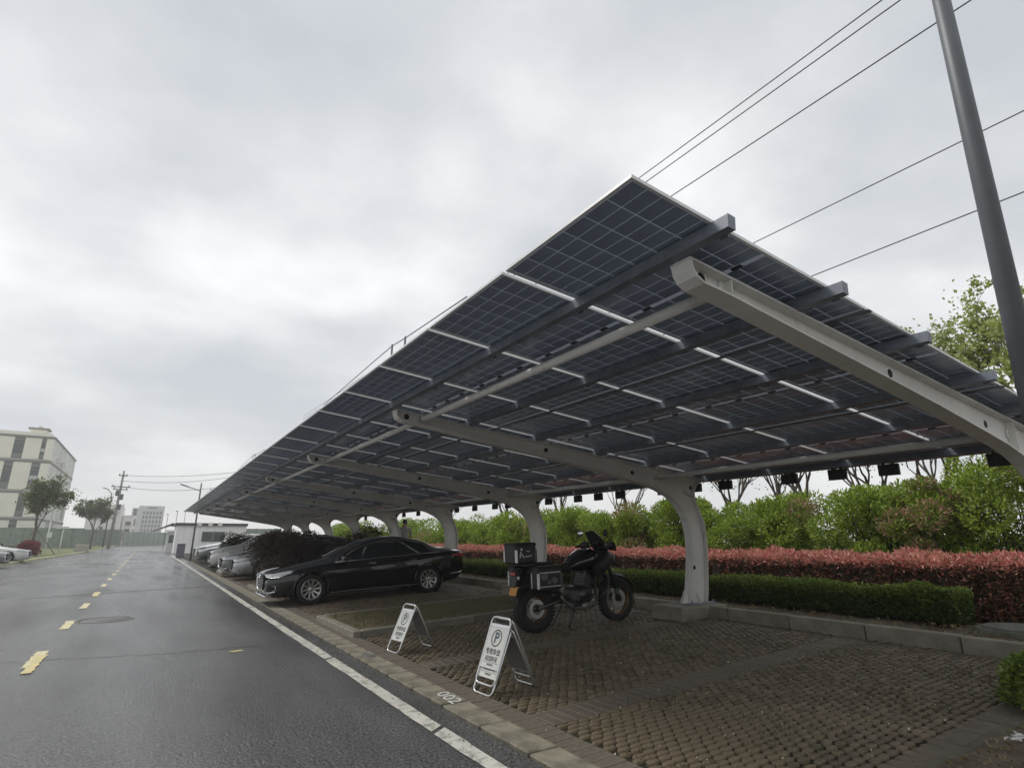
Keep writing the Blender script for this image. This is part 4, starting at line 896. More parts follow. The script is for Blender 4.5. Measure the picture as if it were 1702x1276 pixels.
    # tank, seat, fairing
    def loft(secs, nm, m, n=18):
        vs = []; fs = []
        for (x, z, hw, hh, p) in secs:
            for k in range(n):
                a = 2 * PI * k / n; c, s_ = math.cos(a), math.sin(a); vs.append((x, hw * math.copysign(abs(c) ** p, c), z + hh * math.copysign(abs(s_) ** p, s_)))
        for i in range(len(secs) - 1):
            for k in range(n): fs.append((i * n + k, (i + 1) * n + k, (i + 1) * n + (k + 1) % n, i * n + (k + 1) % n))
        fs += [tuple(range(n))[::-1], tuple((len(secs) - 1) * n + k for k in range(n))]
        return MB().add(vs, fs, None, True).build(nm, M[m], r)
    loft([(.60, .86, .10, .06, .8), (.70, .90, .17, .11, .8), (.88, .95, .22, .16, .8), (1.04, .96, .22, .16, .8), (1.14, .93, .16, .12, .8), (1.18, .92, .08, .06, .8)], 'fuel_tank', 'black_paint')
    loft([(-.02, .90, .10, .03, .7), (.06, .915, .15, .055, .7), (.30, .90, .16, .06, .7), (.36, .86, .16, .055, .7), (.58, .84, .14, .055, .7), (.68, .87, .10, .05, .7)], 'seat', 'leather')
    loft([(.98, .80, .24, .13, .8), (1.14, .86, .27, .18, .8), (1.30, .93, .22, .17, .8), (1.42, .95, .14, .11, .8), (1.49, .94, .06, .05, .8)], 'fairing', 'plastic')
    loft([(1.30, .93, .10, .05, .9), (1.50, .88, .07, .025, .9), (1.66, .80, .04, .01, .9)], 'beak', 'plastic')
    MB().lathe([(0, .02), (.055, .015), (.06, 0)], 20, Matrix.Translation((1.47, -.06, .955)) @ Matrix.Rotation(PI / 2, 4, 'Y')).build('headlamp', M['lamp'], r)
    ws = MB(); vs = []; fs = []
    for i, (x, z, w) in enumerate(((1.40, 1.02, .15), (1.34, 1.14, .19), (1.26, 1.27, .18), (1.17, 1.38, .13))):
        for k in range(7): t = -1 + k / 3; vs.append((x - .06 * t * t, w * t, z - .02 * t * t))
    for i in range(3):
        for k in range(6): fs.append((i * 7 + k, i * 7 + k + 1, i * 7 + k + 8, i * 7 + k + 7))
    n0 = len(vs); vs += [(x - .006, y, z) for x, y, z in vs]; fs += [tuple(n0 + q for q in f[::-1]) for f in fs]
    ws.add(vs, fs, None, True).build('windscreen', mat('smoked_screen', (0.03, 0.032, 0.034), 0.1), r)
    MB().box((1.24, 0, 1.16), (.05, .16, .10), (0, -.5, 0), .01).build('dashboard', M['plastic'], r)
    fd = MB(); P = []
    for an in np.linspace(.25, 2.35, 12): P.append((WB + (RF + .03) * math.cos(an), RF + (RF + .03) * math.sin(an)))
    vs = []; fs = []
    for (x, z) in P: vs += [(x, -.07, z - .02), (x, 0, z + .012), (x, .07, z - .02)]
    for i in range(len(P) - 1): fs += [(3 * i, 3 * i + 1, 3 * i + 4, 3 * i + 3), (3 * i + 1, 3 * i + 2, 3 * i + 5, 3 * i + 4)]
    fd.add(vs, fs, None, True).build('front_mudguard', M['plastic'], r)
    vs = []; fs = []; P = [(.30, .62), (.10, .70), (-.10, .70), (-.24, .62), (-.33, .48)]
    for (x, z) in P: vs += [(x, -.10, z - .03), (x, 0, z), (x, .10, z - .03), (x, -.10, z - .04), (x, .10, z - .04)]
    for i in range(len(P) - 1): a = 5 * i; fs += [(a, a + 1, a + 6, a + 5), (a + 1, a + 2, a + 7, a + 6)]
    MB().add(vs, fs, None, True).build('rear_mudguard', M['plastic'], r)
    # luggage
    def case(c, size, nm, skin, out):
        b = MB().box(c, size, None, .025).build(nm, M[skin], r); x, y, z = size
        MB().box((c[0], c[1], c[2] + z / 2 - .012), (x + .014, y + .014, .05), None, .02).build('lid', M['plastic'], b)
        for sx in (-1, 1):
            for sy in (-1, 1): MB().box((c[0] + sx * (x / 2 - .012), c[1] + sy * (y / 2 - .012), c[2] - .03), (.034, .034, z - .10), None, .006).build('corner_guard', M['steel'] if sx < 0 else M['engine'], b)
        if out:
            yo = c[1] + out * (y / 2 + .002)
            for (a0, b0, w_, h_) in ((0, -z * .34, x * .86, .010), (0, z * .26, x * .86, .010)): MB().box((c[0] + a0, yo, c[2] + b0), (w_, .004, h_)).build('trim', M['steel'], b)
            rs = random.Random(5)
            for (px, pz_, sc_) in ((-.10, .02, .075), (.07, -.02, .065), (-.02, -.05, .045)):
                pol = [(px + sc_ * rs.uniform(.35, 1) * math.cos(t), pz_ + sc_ * rs.uniform(.3, .9) * math.sin(t)) for t in np.linspace(0, 2 * PI, 11)[:-1]]
                MB().prism(pol, .003, Matrix.Translation((c[0], yo, c[2])) @ XZ).build('sticker', mat('grey_sticker', (0.11, 0.11, 0.11), 0.6), b)
        return b
    case((.03, -.33, .765), (.41, .19, .31), 'pannier', 'plastic', -1)
    case((.03, .33, .765), (.41, .19, .31), 'pannier', 'plastic', 1)
    tb = case((-.20, 0, 1.105), (.35, .36, .28), 'top_case', 'plastic', 0)
    for k, (dx, dz, w_, h_, an) in enumerate(((-.10, .0, .018, .09, .2), (-.06, -.02, .014, .07, -.5), (.0, -.03, .05, .014, .3), (.06, -.025, .06, .012, -.2), (-.08, .07, .03, .03, .1), (.03, .04, .06, .01, .1))): MB().box((-.20 + dx, -.1825, 1.10 + dz), (w_, .004, h_), (0, an, 0)).build('white_mark', M['sticker'], tb)
    MB().box((-.16, 0, .95), (.30, .22, .02), None, .006).box((.0, 0, .93), (.30, .18, .02), None, .006).build('luggage_rack', M['engine'], r)
    for s in (-1, 1): MB().tube([(.20, s * .17, .86), (.20, s * .235, .82), (-.16, s * .235, .82), (-.18, s * .17, .88), (-.10, s * .14, .88)], .010, 6).build('pannier_rail', M['engine'], r)
    tail = MB().box((-.30, 0, .74), (.06, .16, .20), (0, .3, 0), .01).box((-.26, 0, .84), (.12, .20, .06), None, .01).build('tail_unit', M['plastic'], r)
    MB().box((-.335, 0, .83), (.02, .14, .045), None, .006).build('tail_light', M['red_lamp'], tail)
    pl = MB().box((-.35, -.02, .60), (.006, .20, .13), (0, .35, 0), .002).build('number_plate', M['plate'], tail)
    for s in (-1, 1): MB().lathe([(0, .02), (.022, .015), (.024, 0)], 12, Matrix.Translation((-.32, s * .14, .78)) @ Matrix.Rotation(-PI / 2, 4, 'Y')).build('indicator', M['lamp'], tail)
    MB().tube([(.60, .16, .30), (.52, .30, .03), (.50, .33, .006)], .013, 8).build('side_stand', M['engine'], r)
    MB().tube([(.66, -.10, .30), (.50, -.13, .02)], .015, 8).build('centre_stand', M['engine'], r)
    return r
motorcycle((4.93, 7.20, pz(4.93)), -0.04)

# ------------------------------------------------------------------ hedges, shrubs and trees
def box_points(n, x0, x1, y0, y1, z0, z1, seed, rough=0.05, topw=0.5, frontw=0.4, ybias=1.0):
    rs = np.random.default_rng(seed); y = y0 + (y1 - y0) * rs.uniform(0, 1, n) ** ybias; u = rs.uniform(0, 1, n)
    x = rs.uniform(x0, x1, n); z = rs.uniform(z0, z1, n); nr = np.zeros((n, 3))
    top = u < topw; fr = (u >= topw) & (u < topw + frontw); bk_ = (u >= topw + frontw)
    z[top] = z1; nr[top] = (0, 0, 1); x[fr] = x0; nr[fr] = (-1, 0, .35); x[bk_] = x1; nr[bk_] = (1, 0, .3)
    # ends
    e = rs.uniform(0, 1, n) < 0.03; y[e] = y0; nr[e] = (0, -1, .3); z[e] = rs.uniform(z0, z1, e.sum()); x[e] = rs.uniform(x0, x1, e.sum())
    p = np.stack([x, y, z], 1)
    # rounded shoulders + lumps
    sh = np.clip((z - (z1 - 0.12)) / 0.12, 0, 1); edge = np.minimum(p[:, 0] - x0, x1 - p[:, 0]); p[:, 2] -= np.where(top, np.clip(0.10 - edge, 0, 1) ** 2 * 7, 0)
    lump = vnoise(p, 2.3, seed) * rough + vnoise(p, 6.1, seed + 3) * rough * 0.7
    p += nr * lump[:, None]; p += rs.normal(0, 0.014, (n, 3)); p -= nr * rs.exponential(0.03, n)[:, None]
    return p, nr
def hedge(name, lab, x0, x1, y0, y1, z0, z1, n, length, width, m, seed, rough=0.05, ybias=2.0, group=None, topw=0.5, old=None):
    r = empty(name, ((x0 + x1) / 2, y0, z0), label=lab, cat='hedge', group=group); off = np.array([(x0 + x1) / 2, y0, z0])
    p, nr = box_points(n, x0, x1, y0, y1, z0 + 0.06, z1, seed, rough, topw, 0.85 - topw, ybias)
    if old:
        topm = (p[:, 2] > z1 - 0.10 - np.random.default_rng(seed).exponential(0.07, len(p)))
        tag(link('young_or_lit_foliage', leaves_mesh('young_or_lit_foliage', p[topm] - off, nr[topm], length, width, M[m], 0.75), r), kind='stuff'); p, nr, m = p[~topm], nr[~topm], old  # lit top and shaded sides put into leaf colour, besides young and old growth
    fo = link('foliage', leaves_mesh('foliage', p - off, nr, length, width, M[m], 0.75), r); tag(fo, kind='stuff')
    core = MB().box((0, (y1 - y0) / 2, (z1 - z0) / 2 - 0.03), (x1 - x0 - 0.16, y1 - y0 - 0.14, z1 - z0 - 0.10), None, 0.05); core.build('twigs', M['twig'], r)
    return r
hedge('low_hedge', 'low clipped green hedge running just behind the rear kerb', 8.78, 9.36, 3.45, 45, 0.33, 0.765, 120000, 0.040, 0.023, 'low_leaf', 1, 0.085, 2.2, old='low_shaded')
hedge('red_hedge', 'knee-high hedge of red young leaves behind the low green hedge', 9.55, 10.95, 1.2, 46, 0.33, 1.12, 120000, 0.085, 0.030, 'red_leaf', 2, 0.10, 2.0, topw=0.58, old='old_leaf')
def branchy(mb, p, d, ln, rad, depth, rs, tips, split=3, spread=0.55, up=0.15, wob=0.12):
    pts = [p]; n = 4
    for i in range(n):
        d = (d + Vector((rs.gauss(0, wob), rs.gauss(0, wob), rs.gauss(0, wob) + up * 0.2))).normalized(); p = p + d * ln / n; pts.append(p)
    mb.tube(pts, [rad * (1 - 0.45 * i / n) for i in range(n + 1)], 7 if rad > 0.03 else 5, cap=False)
    if depth == 0: tips.append((p, d)); return
    for k in range(split):
        ax = Vector((rs.gauss(0, 1), rs.gauss(0, 1), rs.gauss(0, 1))).normalized(); nd = (d + ax * spread + Vector((0, 0, up))).normalized()
        branchy(mb, pts[rs.choice((2, 3, 4))] if k else p, nd, ln * rs.uniform(0.6, 0.85), rad * 0.52, depth - 1, rs, tips, split, spread, up, wob)
        if depth == 1: tips.append((pts[2], nd))
def tree(name, loc, lab, h, seed, bark, leaf=None, nleaf=0, size=(0.1, 0.06), crown=0.5, trunk=0.3, rad=0.08, depth=4, split=3, spread=0.6, up=0.2, group=None, cat='tree', lean=(0, 0)):
    rs = random.Random(seed); r = empty(name, loc, label=lab, cat=cat, group=group); mb = MB(); tips = []
    base = Vector((0, 0, -0.1)); mid = Vector((lean[0] * h * trunk, lean[1] * h * trunk, h * trunk))
    mb.tube([base, base.lerp(mid, .25), base.lerp(mid, .6) + Vector((rs.uniform(-.03, .03), rs.uniform(-.03, .03), 0)), mid], [rad * 1.35, rad * 1.05, rad * .95, rad * .85], 10)
    for k in range(split + 1):
        a = 2 * PI * (k + rs.random() * .6) / (split + 1); d = Vector((math.cos(a) * spread, math.sin(a) * spread, 1)).normalized()
        branchy(mb, mid - Vector((0, 0, rs.uniform(0, .12) * h)), d, h * (1 - trunk) * 0.36, rad * .6, depth - 2, rs, tips, split, spread, up)
    mb.build('trunk', M[bark], r)
    if leaf:
        T = np.array([t[0] for t in tips]); D = np.array([t[1] for t in tips]); g = np.random.default_rng(seed); i = g.integers(0, len(T), nleaf)
        p = T[i] + g.normal(0, crown, (nleaf, 3)) * np.array([1, 1, .8]) * g.uniform(.1, 1, (nleaf, 1)); nr = D[i] * .5 + g.normal(0, .6, (nleaf, 3)); nr[:, 2] += .1
        tag(link('crown', leaves_mesh('crown', p, nr, size[0], size[1], M[leaf], 0.6), r), kind='stuff')
    return r
def shrub(loc, rx, ry, h, lab, leaf, n, seed, size=(0.10, 0.042), group=None, name='shrub', cat='shrub', clumps=26, leaf2=None, frac2=0.0):
    rs = random.Random(seed); g = np.random.default_rng(seed); r = empty(name, loc, label=lab, cat=cat, group=group)
    mb = MB()
    C = []
    for k in range(clumps):
        a = rs.uniform(0, 2 * PI); q = math.sqrt(rs.uniform(0.0, 1)); zc = h * rs.uniform(.22, .92); w = math.sqrt(max(.08, 1 - ((zc / h - .45) / .6) ** 2))
        c = Vector((rx * q * w * math.cos(a) * .85, ry * q * w * math.sin(a) * .85, zc)); C.append(c)
        mb.tube([(rs.uniform(-.1, .1) * rx, rs.uniform(-.1, .1) * ry, -.05), (c.x * .35, c.y * .35, c.z * .5), tuple(c)], [.022, .015, .006], 5, cap=False)
    mb.build('stems', M['bark'], r)
    C = np.array([tuple(c) for c in C])
    def leaves(nm, sel, nn, mt):
        i = g.choice(sel, nn); d = g.normal(0, 1, (nn, 3)); d /= np.linalg.norm(d, axis=1, keepdims=True); rad = min(rx, ry, h) * .36 * g.uniform(.75, 1.25, len(C))[i][:, None] * g.uniform(.35, 1.05, (nn, 1)) ** .5
        p = C[i] + d * rad * np.array([1, 1, .85]); p[:, 2] = np.maximum(p[:, 2], .05); nr = d * .8; nr[:, 2] += .45
        tag(link(nm, leaves_mesh(nm, p, nr, size[0], size[1], M[mt], .5), r), kind='stuff')
    n2 = int(clumps * frac2); sel2 = g.permutation(clumps)[:n2]; sel1 = np.setdiff1d(np.arange(clumps), sel2)
    leaves('foliage', sel1, int(n * (1 - frac2)), leaf)
    if n2: leaves('young_or_lit_foliage', sel2, int(n * frac2), leaf2)
    return r
SH = [  # x, y, rx, ry, h, red fraction, label
    (12.3, 1.9, 1.15, 1.1, 2.75, .05, 'tall dark green shrub at the right edge behind the red hedge'),
    (12.4, 3.6, 1.15, 1.05, 2.85, .10, 'tallest glossy green shrub, right of the pink tipped one'),
    (12.0, 4.75, .75, .7, 2.25, .75, 'tall shrub with pink young leaves among green ones on the right'),
    (12.1, 6.0, 1.0, .95, 2.1, .04, 'round green shrub just left of the pink tipped one'),
    (12.2, 7.5, 1.0, 1.0, 2.0, .05, 'green shrub behind the middle of the red hedge, second from the pink one'),
    (12.2, 9.0, 1.0, 1.0, 1.95, .04, 'bright green shrub right of the nearest column'),
    (12.1, 10.5, 1.0, .95, 2.1, .10, 'green shrub showing just right of the nearest column top'),
    (12.0, 12.0, .95, 1.0, 1.95, .40, 'green and pink shrub left of the nearest column'),
    (12.2, 13.6, 1.0, 1.05, 2.0, .30, 'shrub with scattered pink tips above the motorcycle'),
    (12.2, 15.3, 1.0, 1.1, 2.0, .08, 'green shrub above the motorcycle windscreen'),
    (12.1, 17.1, 1.0, 1.1, 1.95, .25, 'green shrub with a few pink tips right of the second column'),
    (12.2, 19.0, 1.0, 1.2, 2.0, .12, 'green shrub left of the second column'),
    (12.2, 21.0, 1.0, 1.25, 1.9, .10, 'green shrub between the second and third columns'),
    (12.3, 23.3, 1.1, 1.4, 1.95, .08, 'light green shrub behind the rear of the black sedan'),
    (12.3, 26.0, 1.1, 1.6, 1.95, .06, 'light green shrub behind the black sedan roof'),
    (12.4, 29.2, 1.2, 1.8, 2.0, .05, 'green shrub between two far columns'),
    (12.4, 33.0, 1.2, 2.0, 2.0, .05, 'far green shrub beyond the black sedan'),
    (12.4, 37.5, 1.3, 2.4, 2.0, .05, 'far green shrub near the end of the row'),
    (12.4, 43.0, 1.3, 2.8, 2.1, .05, 'last green shrub of the row')]
for i, (x, y, rx, ry, h, fr, lab) in enumerate(SH):
    near_ = y < 16; shrub((x, y, .33), rx, ry, h, lab, 'shrub_leaf', 18000 if near_ else 8000, 40 + i, (.085, .032) if near_ else (.12, .05), 'tall shrubs behind the red hedge', clumps=34, leaf2='shrub_red', frac2=fr * .6)
# bush on the island, dark bush farther on, clipped bush at the right corner
shrub((3.75, 18.2, .08), 1.35, 1.15, 1.42, 'loose dark red leaved bush beside the black sedan bonnet', 'plum_leaf', 24000, 90, (.06, .03), name='bush', cat='bush', clumps=40)
shrub((5.9, 18.3, .15), 1.0, 1.0, 1.55, 'dark bush behind the black sedan windscreen, next to the dark red bush', 'plum_leaf', 9000, 95, (.06, .032), name='bush', cat='bush', clumps=34)
shrub((4.3, 36.8, .1), 1.0, 1.0, 1.5, 'dark green bush between the pale car and the dark green car', 'dark_green_leaf', 5000, 91, (.08, .04), name='bush', cat='bush', clumps=24)
shrub((6.10, 1.70, .12), .50, .42, .36, 'small bright green clipped bush at the right corner of the bay', 'low_leaf', 26000, 92, (.045, .022), name='bush', cat='bush', clumps=60)
# trees behind
tree('maple_tree', (15.6, 3.1, .33), 'large pale green tree rising above the right end of the carport', 7.7, 11, 'bark_grey', 'maple_leaf', 22000, (.09, .07), .20, .30, .13, 6, 3, .75, .15)
BT = [(17.5, 6.6, 'bare forked tree seen right of the third hanging box', 5.6), (18, 8.6, 'thin bare tree between two hanging boxes behind the shrubs', 5.2), (17.2, 10.2, 'dark leaning bare tree behind the tall shrubs, right of the nearest column', 5.4), (18.5, 11.8, 'bare tree nearest to the right side of the first column', 5.6), (18, 13.5, 'slim bare tree just right of the column top', 5.4), (18.5, 19.5, 'bare tree just left of the nearest column', 5.5), (18.5, 24.5, 'pale bare tree seen above the motorcycle', 5.5), (19, 31, 'bare tree farther along behind the shrubs', 6), (19, 40, 'farthest bare tree behind the shrubs', 6.0)]
for i, (x, y, lab, h) in enumerate(BT): tree('bare_tree', (x, y, .33), lab, h, 60 + i, 'bark', 'camphor' if i % 3 == 1 else None, 500, (.08, .05), .4, .40, .10, 5, 3, .5, .25, 'bare trees behind the shrubs')
# roadside trees and round bushes on the left verge
def street_tree(loc, h, seed, lab, props=True, **k):
    r = tree('street_tree', loc, lab, h, seed, 'bark_grey', 'camphor', 5200, (.22, .14), .34, .36, .12, 5, 3, .42, .22, 'street trees on the left verge', **k)
    if props:
        for a in (0.3, 2.4, 4.4): MB().tube([(1.7 * math.cos(a), 1.7 * math.sin(a), 0), (.1 * math.cos(a), .1 * math.sin(a), h * .32)], .035, 6).build('prop', M['wood'], r)
    return r
street_tree((-8.35, 65, .1), 6.6, 21, 'dense street tree with wooden props before the beige building')
street_tree((-6.2, 95, .1), 7.4, 22, 'airier street tree between the beige building and the utility pole', False)
for i, (x, y, rx, h, lf, lab) in enumerate([(-7.6, 58, .85, 1.0, 'crimson_leaf', 'round crimson bush on the left verge'), (-9.8, 58.5, .75, .9, 'dark_green_leaf', 'round dark bush left of the first street tree'), (-8.9, 57.5, .6, .6, 'dark_green_leaf', 'low dark bush at the foot of the first street tree'), (-8.3, 60.5, .6, .85, 'plum_leaf', 'small dark red bush between the street tree and the crimson bush')]):
    shrub((x, y, .1), rx, rx, h, lab, lf, 3500, 120 + i, (.13, .07), name='round_bush', cat='bush', clumps=22)

# ------------------------------------------------------------------ buildings
def fbox(parent, name, x0, x1, y0, y1, z0, z1, m): return MB().box(((x0 + x1) / 2, (y0 + y1) / 2, (z0 + z1) / 2), (x1 - x0, y1 - y0, z1 - z0)).build(name, M[m], parent)
ob = empty('office_building', (-14.8, 115, 0), label='beige four storey office building with dark strip windows on the left', cat='building')
LV = [0, 4.45, 8.55, 13.3, 17.2]
fbox(ob, 'wall', -26, 0, 0, 32, 0, 17.2, 'facade_side')
for k in range(4):
    z0, z1 = LV[k] + .28, LV[k + 1] - .28
    if k == 0: wins = [(-3.3, -2.35), (-8.2, -6.1), (-13, -11.4)]
    elif k == 1: wins = [(-2.9, -1.9), (-7.2, -5.3), (-12, -10.4)]
    elif k == 2: wins = [(-2.05, -.75), (-5.4, -4.0), (-9.6, -8.0), (-13, -11.8)]
    else: wins = [(-1.55, -.95), (-4.9, -3.6), (-9.0, -7.6), (-12.8, -11.6)]
    if k == 2: wins = [(-2.2, -1.1), (-5.5, -4.4), (-9.5, -8.0)]
    edges = [0] + [q for w in wins for q in (w[1], w[0])] + [-26]
    for i in range(0, len(edges), 2):
        if edges[i] - edges[i + 1] > .05: fbox(ob, 'cladding_panel', edges[i + 1], edges[i], -.18, 0, z0, z1, 'facade')
    for (a, b) in wins:
        w = fbox(ob, 'window', a, b, -.06, .02, z0, z1, 'win'); h = z1 - z0
        fbox(w, 'spandrel', a + .02, b - .02, -.10, -.061, z0, z0 + h * .24, 'spandrel'); fbox(w, 'spandrel', a + .02, b - .02, -.10, -.061, z1 - h * .16, z1, 'spandrel')
        fbox(w, 'blind', a + .06, b - .06, -.075, -.062, z0 + h * .36, z0 + h * .52, 'blind') if (k + int(a)) % 2 == 0 else None
        fbox(w, 'transom', a + .02, b - .02, -.12, -.062, z1 - h * .28, z1 - h * .26, 'band')
for z in LV[1:4]: fbox(ob, 'floor_band', -26.05, .10, -.25, 32.05, z - .22, z + .10, 'band')
fbox(ob, 'parapet', -26.1, .12, -.28, 32.1, 16.95, 17.25, 'band'); fbox(ob, 'roof_storey', -26, -.6, .6, 31, 17.25, 17.9, 'facade')
for k, (y0, y1, z0, z1) in enumerate([(19, 22, 13.7, 16.8), (17, 20.5, 9, 13), (13, 14.5, 4.8, 8), (26, 29, 5, 7.8), (10, 18, .1, 4.1)]):
    w = fbox(ob, 'window', .0, .06, y0, y1, z0, z1, 'win')
for yv in np.arange(1.5, 31.5, 1.9): fbox(ob, 'cladding_rib', .0, .09, yv, yv + .22, .1, 16.9, 'facade_side')
v = fbox(ob, 'roof_vent', -3.6, -1.5, 2, 4, 17.9, 18.6, 'facade'); fbox(v, 'vent_cap', -3.9, -1.2, 1.7, 4.3, 18.6, 18.85, 'band'); fbox(v, 'vent_stack', -2.8, -2.3, 2.8, 3.2, 18.85, 19.3, 'facade')
v = fbox(ob, 'roof_vent', -9, -7.6, 2, 3, 17.9, 18.5, 'facade'); MB().tube([(-8.6, 2.5, 18.5), (-8.6, 2.5, 20.2)], .04, 5).build('aerial', M['pole'], v); MB().tube([(-7.9, 2.5, 18.5), (-7.9, 2.5, 20)], .04, 5).build('aerial', M['pole'], v)
def far_block(name, lab, x0, x1, y, z1, m, cols, rows, wx, wh, zb=3.2):
    b = empty(name, (x0, y, 0), label=lab, cat='building'); w = x1 - x0
    fbox(b, 'wall', 0, w, 0, 14, 0, z1, m)
    for r_ in range(rows):
        for c in cols: 
            z = zb + r_ * (z1 - zb - .4) / rows; f = fbox(b, 'window', c * w, c * w + wx, -.12, .05, z, z + wh, 'win'); fbox(f, 'sill', c * w - .1, c * w + wx + .1, -.3, -.12, z - .18, z - .02, m)
    fbox(b, 'parapet', -.15, w + .15, -.15, .25, z1, z1 + .35, m)
    return b
far_block('apartment_block', 'far white block with a few dark windows behind the street tree', -14.5, -6.6, 190, 10.2, 'far_white', (.42, .75), 4, .75, 1.25, 1.2)
b = far_block('apartment_block', 'lower wing of the far white block left of the tower', -6.4, -4.0, 191, 7.4, 'far_white', (.35,), 3, 1.2, 1.0, 1.2)
tw = empty('tower_block', (-3.6, 230, 0), label='far grey gridded tower in the centre of the road view', cat='building')
fbox(tw, 'wall', 0, 7.4, 0, 12, 0, 12.3, 'far_grey'); fbox(tw, 'stair_wing', -1.9, -.05, .3, 12, 0, 11.6, 'far_white')
for r_ in range(6):
    for c in range(6): fbox(tw, 'window', 1.3 + c * .98, 1.3 + c * .98 + .55, -.1, .05, 2.4 + r_ * 1.42, 3.35 + r_ * 1.42, 'spandrel')
    if r_ % 2 == 0: fbox(tw, 'window', -1.5, -.5, .2, .32, 2.4 + r_ * 1.65, 4.6 + r_ * 1.65, 'win')
for k, cw in enumerate((.5, .6, .5, .55)): fbox(tw, 'roof_letter', 2.4 + k * .72, 2.4 + k * .72 + cw, -.15, -.05, 11.4, 11.9, 'band')
# white site booth at the end of the carport
bt = empty('site_booth', (2.45, 68, 0), label='white prefabricated booth beyond the end of the carport', cat='booth')
fbox(bt, 'wall', 0, 6.5, 0, 4, 0, 2.75, 'booth'); fbox(bt, 'roof', -.12, 6.6, -.18, 4.2, 2.75, 3.02, 'dark_roof')
for a in (2.35, 3.45):
    w = fbox(bt, 'window', a, a + 1.0, -.05, .03, 1.15, 2.15, 'win'); fbox(w, 'frame', a - .08, a + 1.08, -.035, -.004, 1.07, 2.23, 'far_white')
for k, a in enumerate((2.0, 3.0, 3.9)):
    MB().lathe([(0, .02), (.2, .02), (.22, 0)], 14, Matrix.Translation((a, -.19, 2.88)) @ Matrix.Rotation(PI / 2, 4, 'X')).build('round_sign', M['far_white'], bt)
for k in range(9): fbox(bt, 'panel_joint', .7 + k * .7, .72 + k * .7, -.012, .0, .05, 2.7, 'far_grey')
gb = empty('gate_hut', (1.95, 76, 0), label='small grey gate hut left of the white booth', cat='hut')
fbox(gb, 'wall', 0, .75, 0, 2.2, 0, 2.2, 'far_grey'); fbox(gb, 'roof', -.2, .95, -.25, 2.4, 2.2, 2.4, 'booth'); fbox(gb, 'window', .15, .62, -.04, .02, 1.0, 1.85, 'win')
o = MB().box((0, 0, .5), (.55, .6, 1.0), None, .06).box((0, 0, 1.03), (.6, .65, .08), None, .03).build('rubbish_bin', mat('bin_purple', (0.13, 0.12, 0.16), 0.6), None, (2.35, 52, 0)); tag(o, 'dull purple bin at the foot of the booth by the road', 'bin')
# far small carport, hoardings
fc = empty('bike_shelter', (-1.55, 84, 0), label='small dark shelter roof at the far right kerb before the hoarding', cat='shelter')
MB().prism([(1.9, 2.3), (4.0, 3.35), (5.8, 3.2), (5.8, 3.0), (4.0, 3.1)], 8, Matrix.Translation((0, 4, 0)) @ XZ).build('roof', M['dark_roof'], fc)
for yv in (.6, 4, 7.4): MB().tube([(5.0, yv, 0), (5.0, yv, 3.1)], .07, 8).build('post', M['pole'], fc)
def hoarding(name, a, b, h, m, lab, n):
    a = Vector(a); b = Vector(b); d = b - a; r = empty(name, a, (0, 0, math.atan2(d.y, d.x)), lab, 'hoarding'); w = d.length / n
    for i in range(n):
        MB().box((w * (i + .5), 0, h / 2 - .0), (w - .06, .06, h - .1)).build('panel', M[m], r); MB().box((w * i, .06, h / 2), (.08, .08, h)).build('post', M['pole'], r)
    return r
hoarding('site_hoarding', (-4.4, 152, 0), (4.2, 152, 0), 2.9, 'green_mesh', 'pale green site hoarding closing the far end of the road', 9)
hoarding('site_hoarding', (-13.5, 148, 0), (-4.5, 148, 0), 3.4, 'dark_mesh', 'dark green netted hoarding left of the far road end', 8)
hoarding('site_hoarding', (-20, 112, 0), (-8.4, 112, 0), 3.1, 'dark_mesh', 'dark netted hoarding beside the beige building', 8)
hoarding('site_hoarding', (3.8, 112, 0), (20, 108, 0), 3.2, 'dark_mesh', 'dark green netted hoarding behind the small shelter', 8)
o = MB().box((0, 0, .9), (6, .4, 1.8)).build('red_banner_wall', mat('far_pink', (0.5, 0.30, 0.28), .9), None, (-2.4, 160, 1.2)); tag(o, 'faded red banner strip above the far hoarding', 'banner')

# ------------------------------------------------------------------ poles, cables, road furniture
lp = empty('lamp_pole', (4.84, 1.25, .1), (0, 0.078, 0), 'thick dark grey lamp pole rising at the right edge', 'pole')
MB().tube([(0, 0, 0), (0, 0, 9.5)], [.078, .055], 20, smooth=True).build('shaft', M['pole'], lp); MB().lathe([(.2, 0), (.2, .03), (.10, .03), (.095, .5)], 20).build('base_collar', M['pole'], lp)
MB().tube([(0, 0, 9.3), (-.6, 0, 9.7), (-1.6, 0, 9.8)], .04, 8).build('arm', M['pole'], lp); MB().box((-2.0, 0, 9.78), (.8, .25, .12), None, .04).build('lamp_head', M['pole'], lp)
CB = [(14, 14.35, 'lower of the closely spaced pair of overhead cables at the top'), (14, 14.72, 'topmost overhead cable, upper of the closely spaced pair'), (14, 13.1, 'third overhead cable from the top right'), (14, 9.87, 'fourth overhead cable, lower right'), (14, 8.15, 'lowest overhead cable, passing behind the lamp pole')]
for i, (x, z, lab) in enumerate(CB):
    P = [(x, y, z + .25 * ((y - 8) / 30) ** 2 + (.12 if i > 2 else 0) * 0) for y in np.linspace(-14, 70, 30)]
    o = MB().tube(P, .017 if i < 3 else .013, 6).build('overhead_cable', M['cable']); tag(o, lab, 'cable', 'overhead cables above the carport')
up = empty('utility_pole', (-4.95, 112, 0), (0, .02, 0), 'concrete utility pole with crossarms beside the far left kerb', 'pole')
MB().tube([(0, 0, 0), (0, 0, 12.2)], [.24, .15], 12).build('shaft', mat('pole_concrete', (0.30, .29, .27), .9), up)
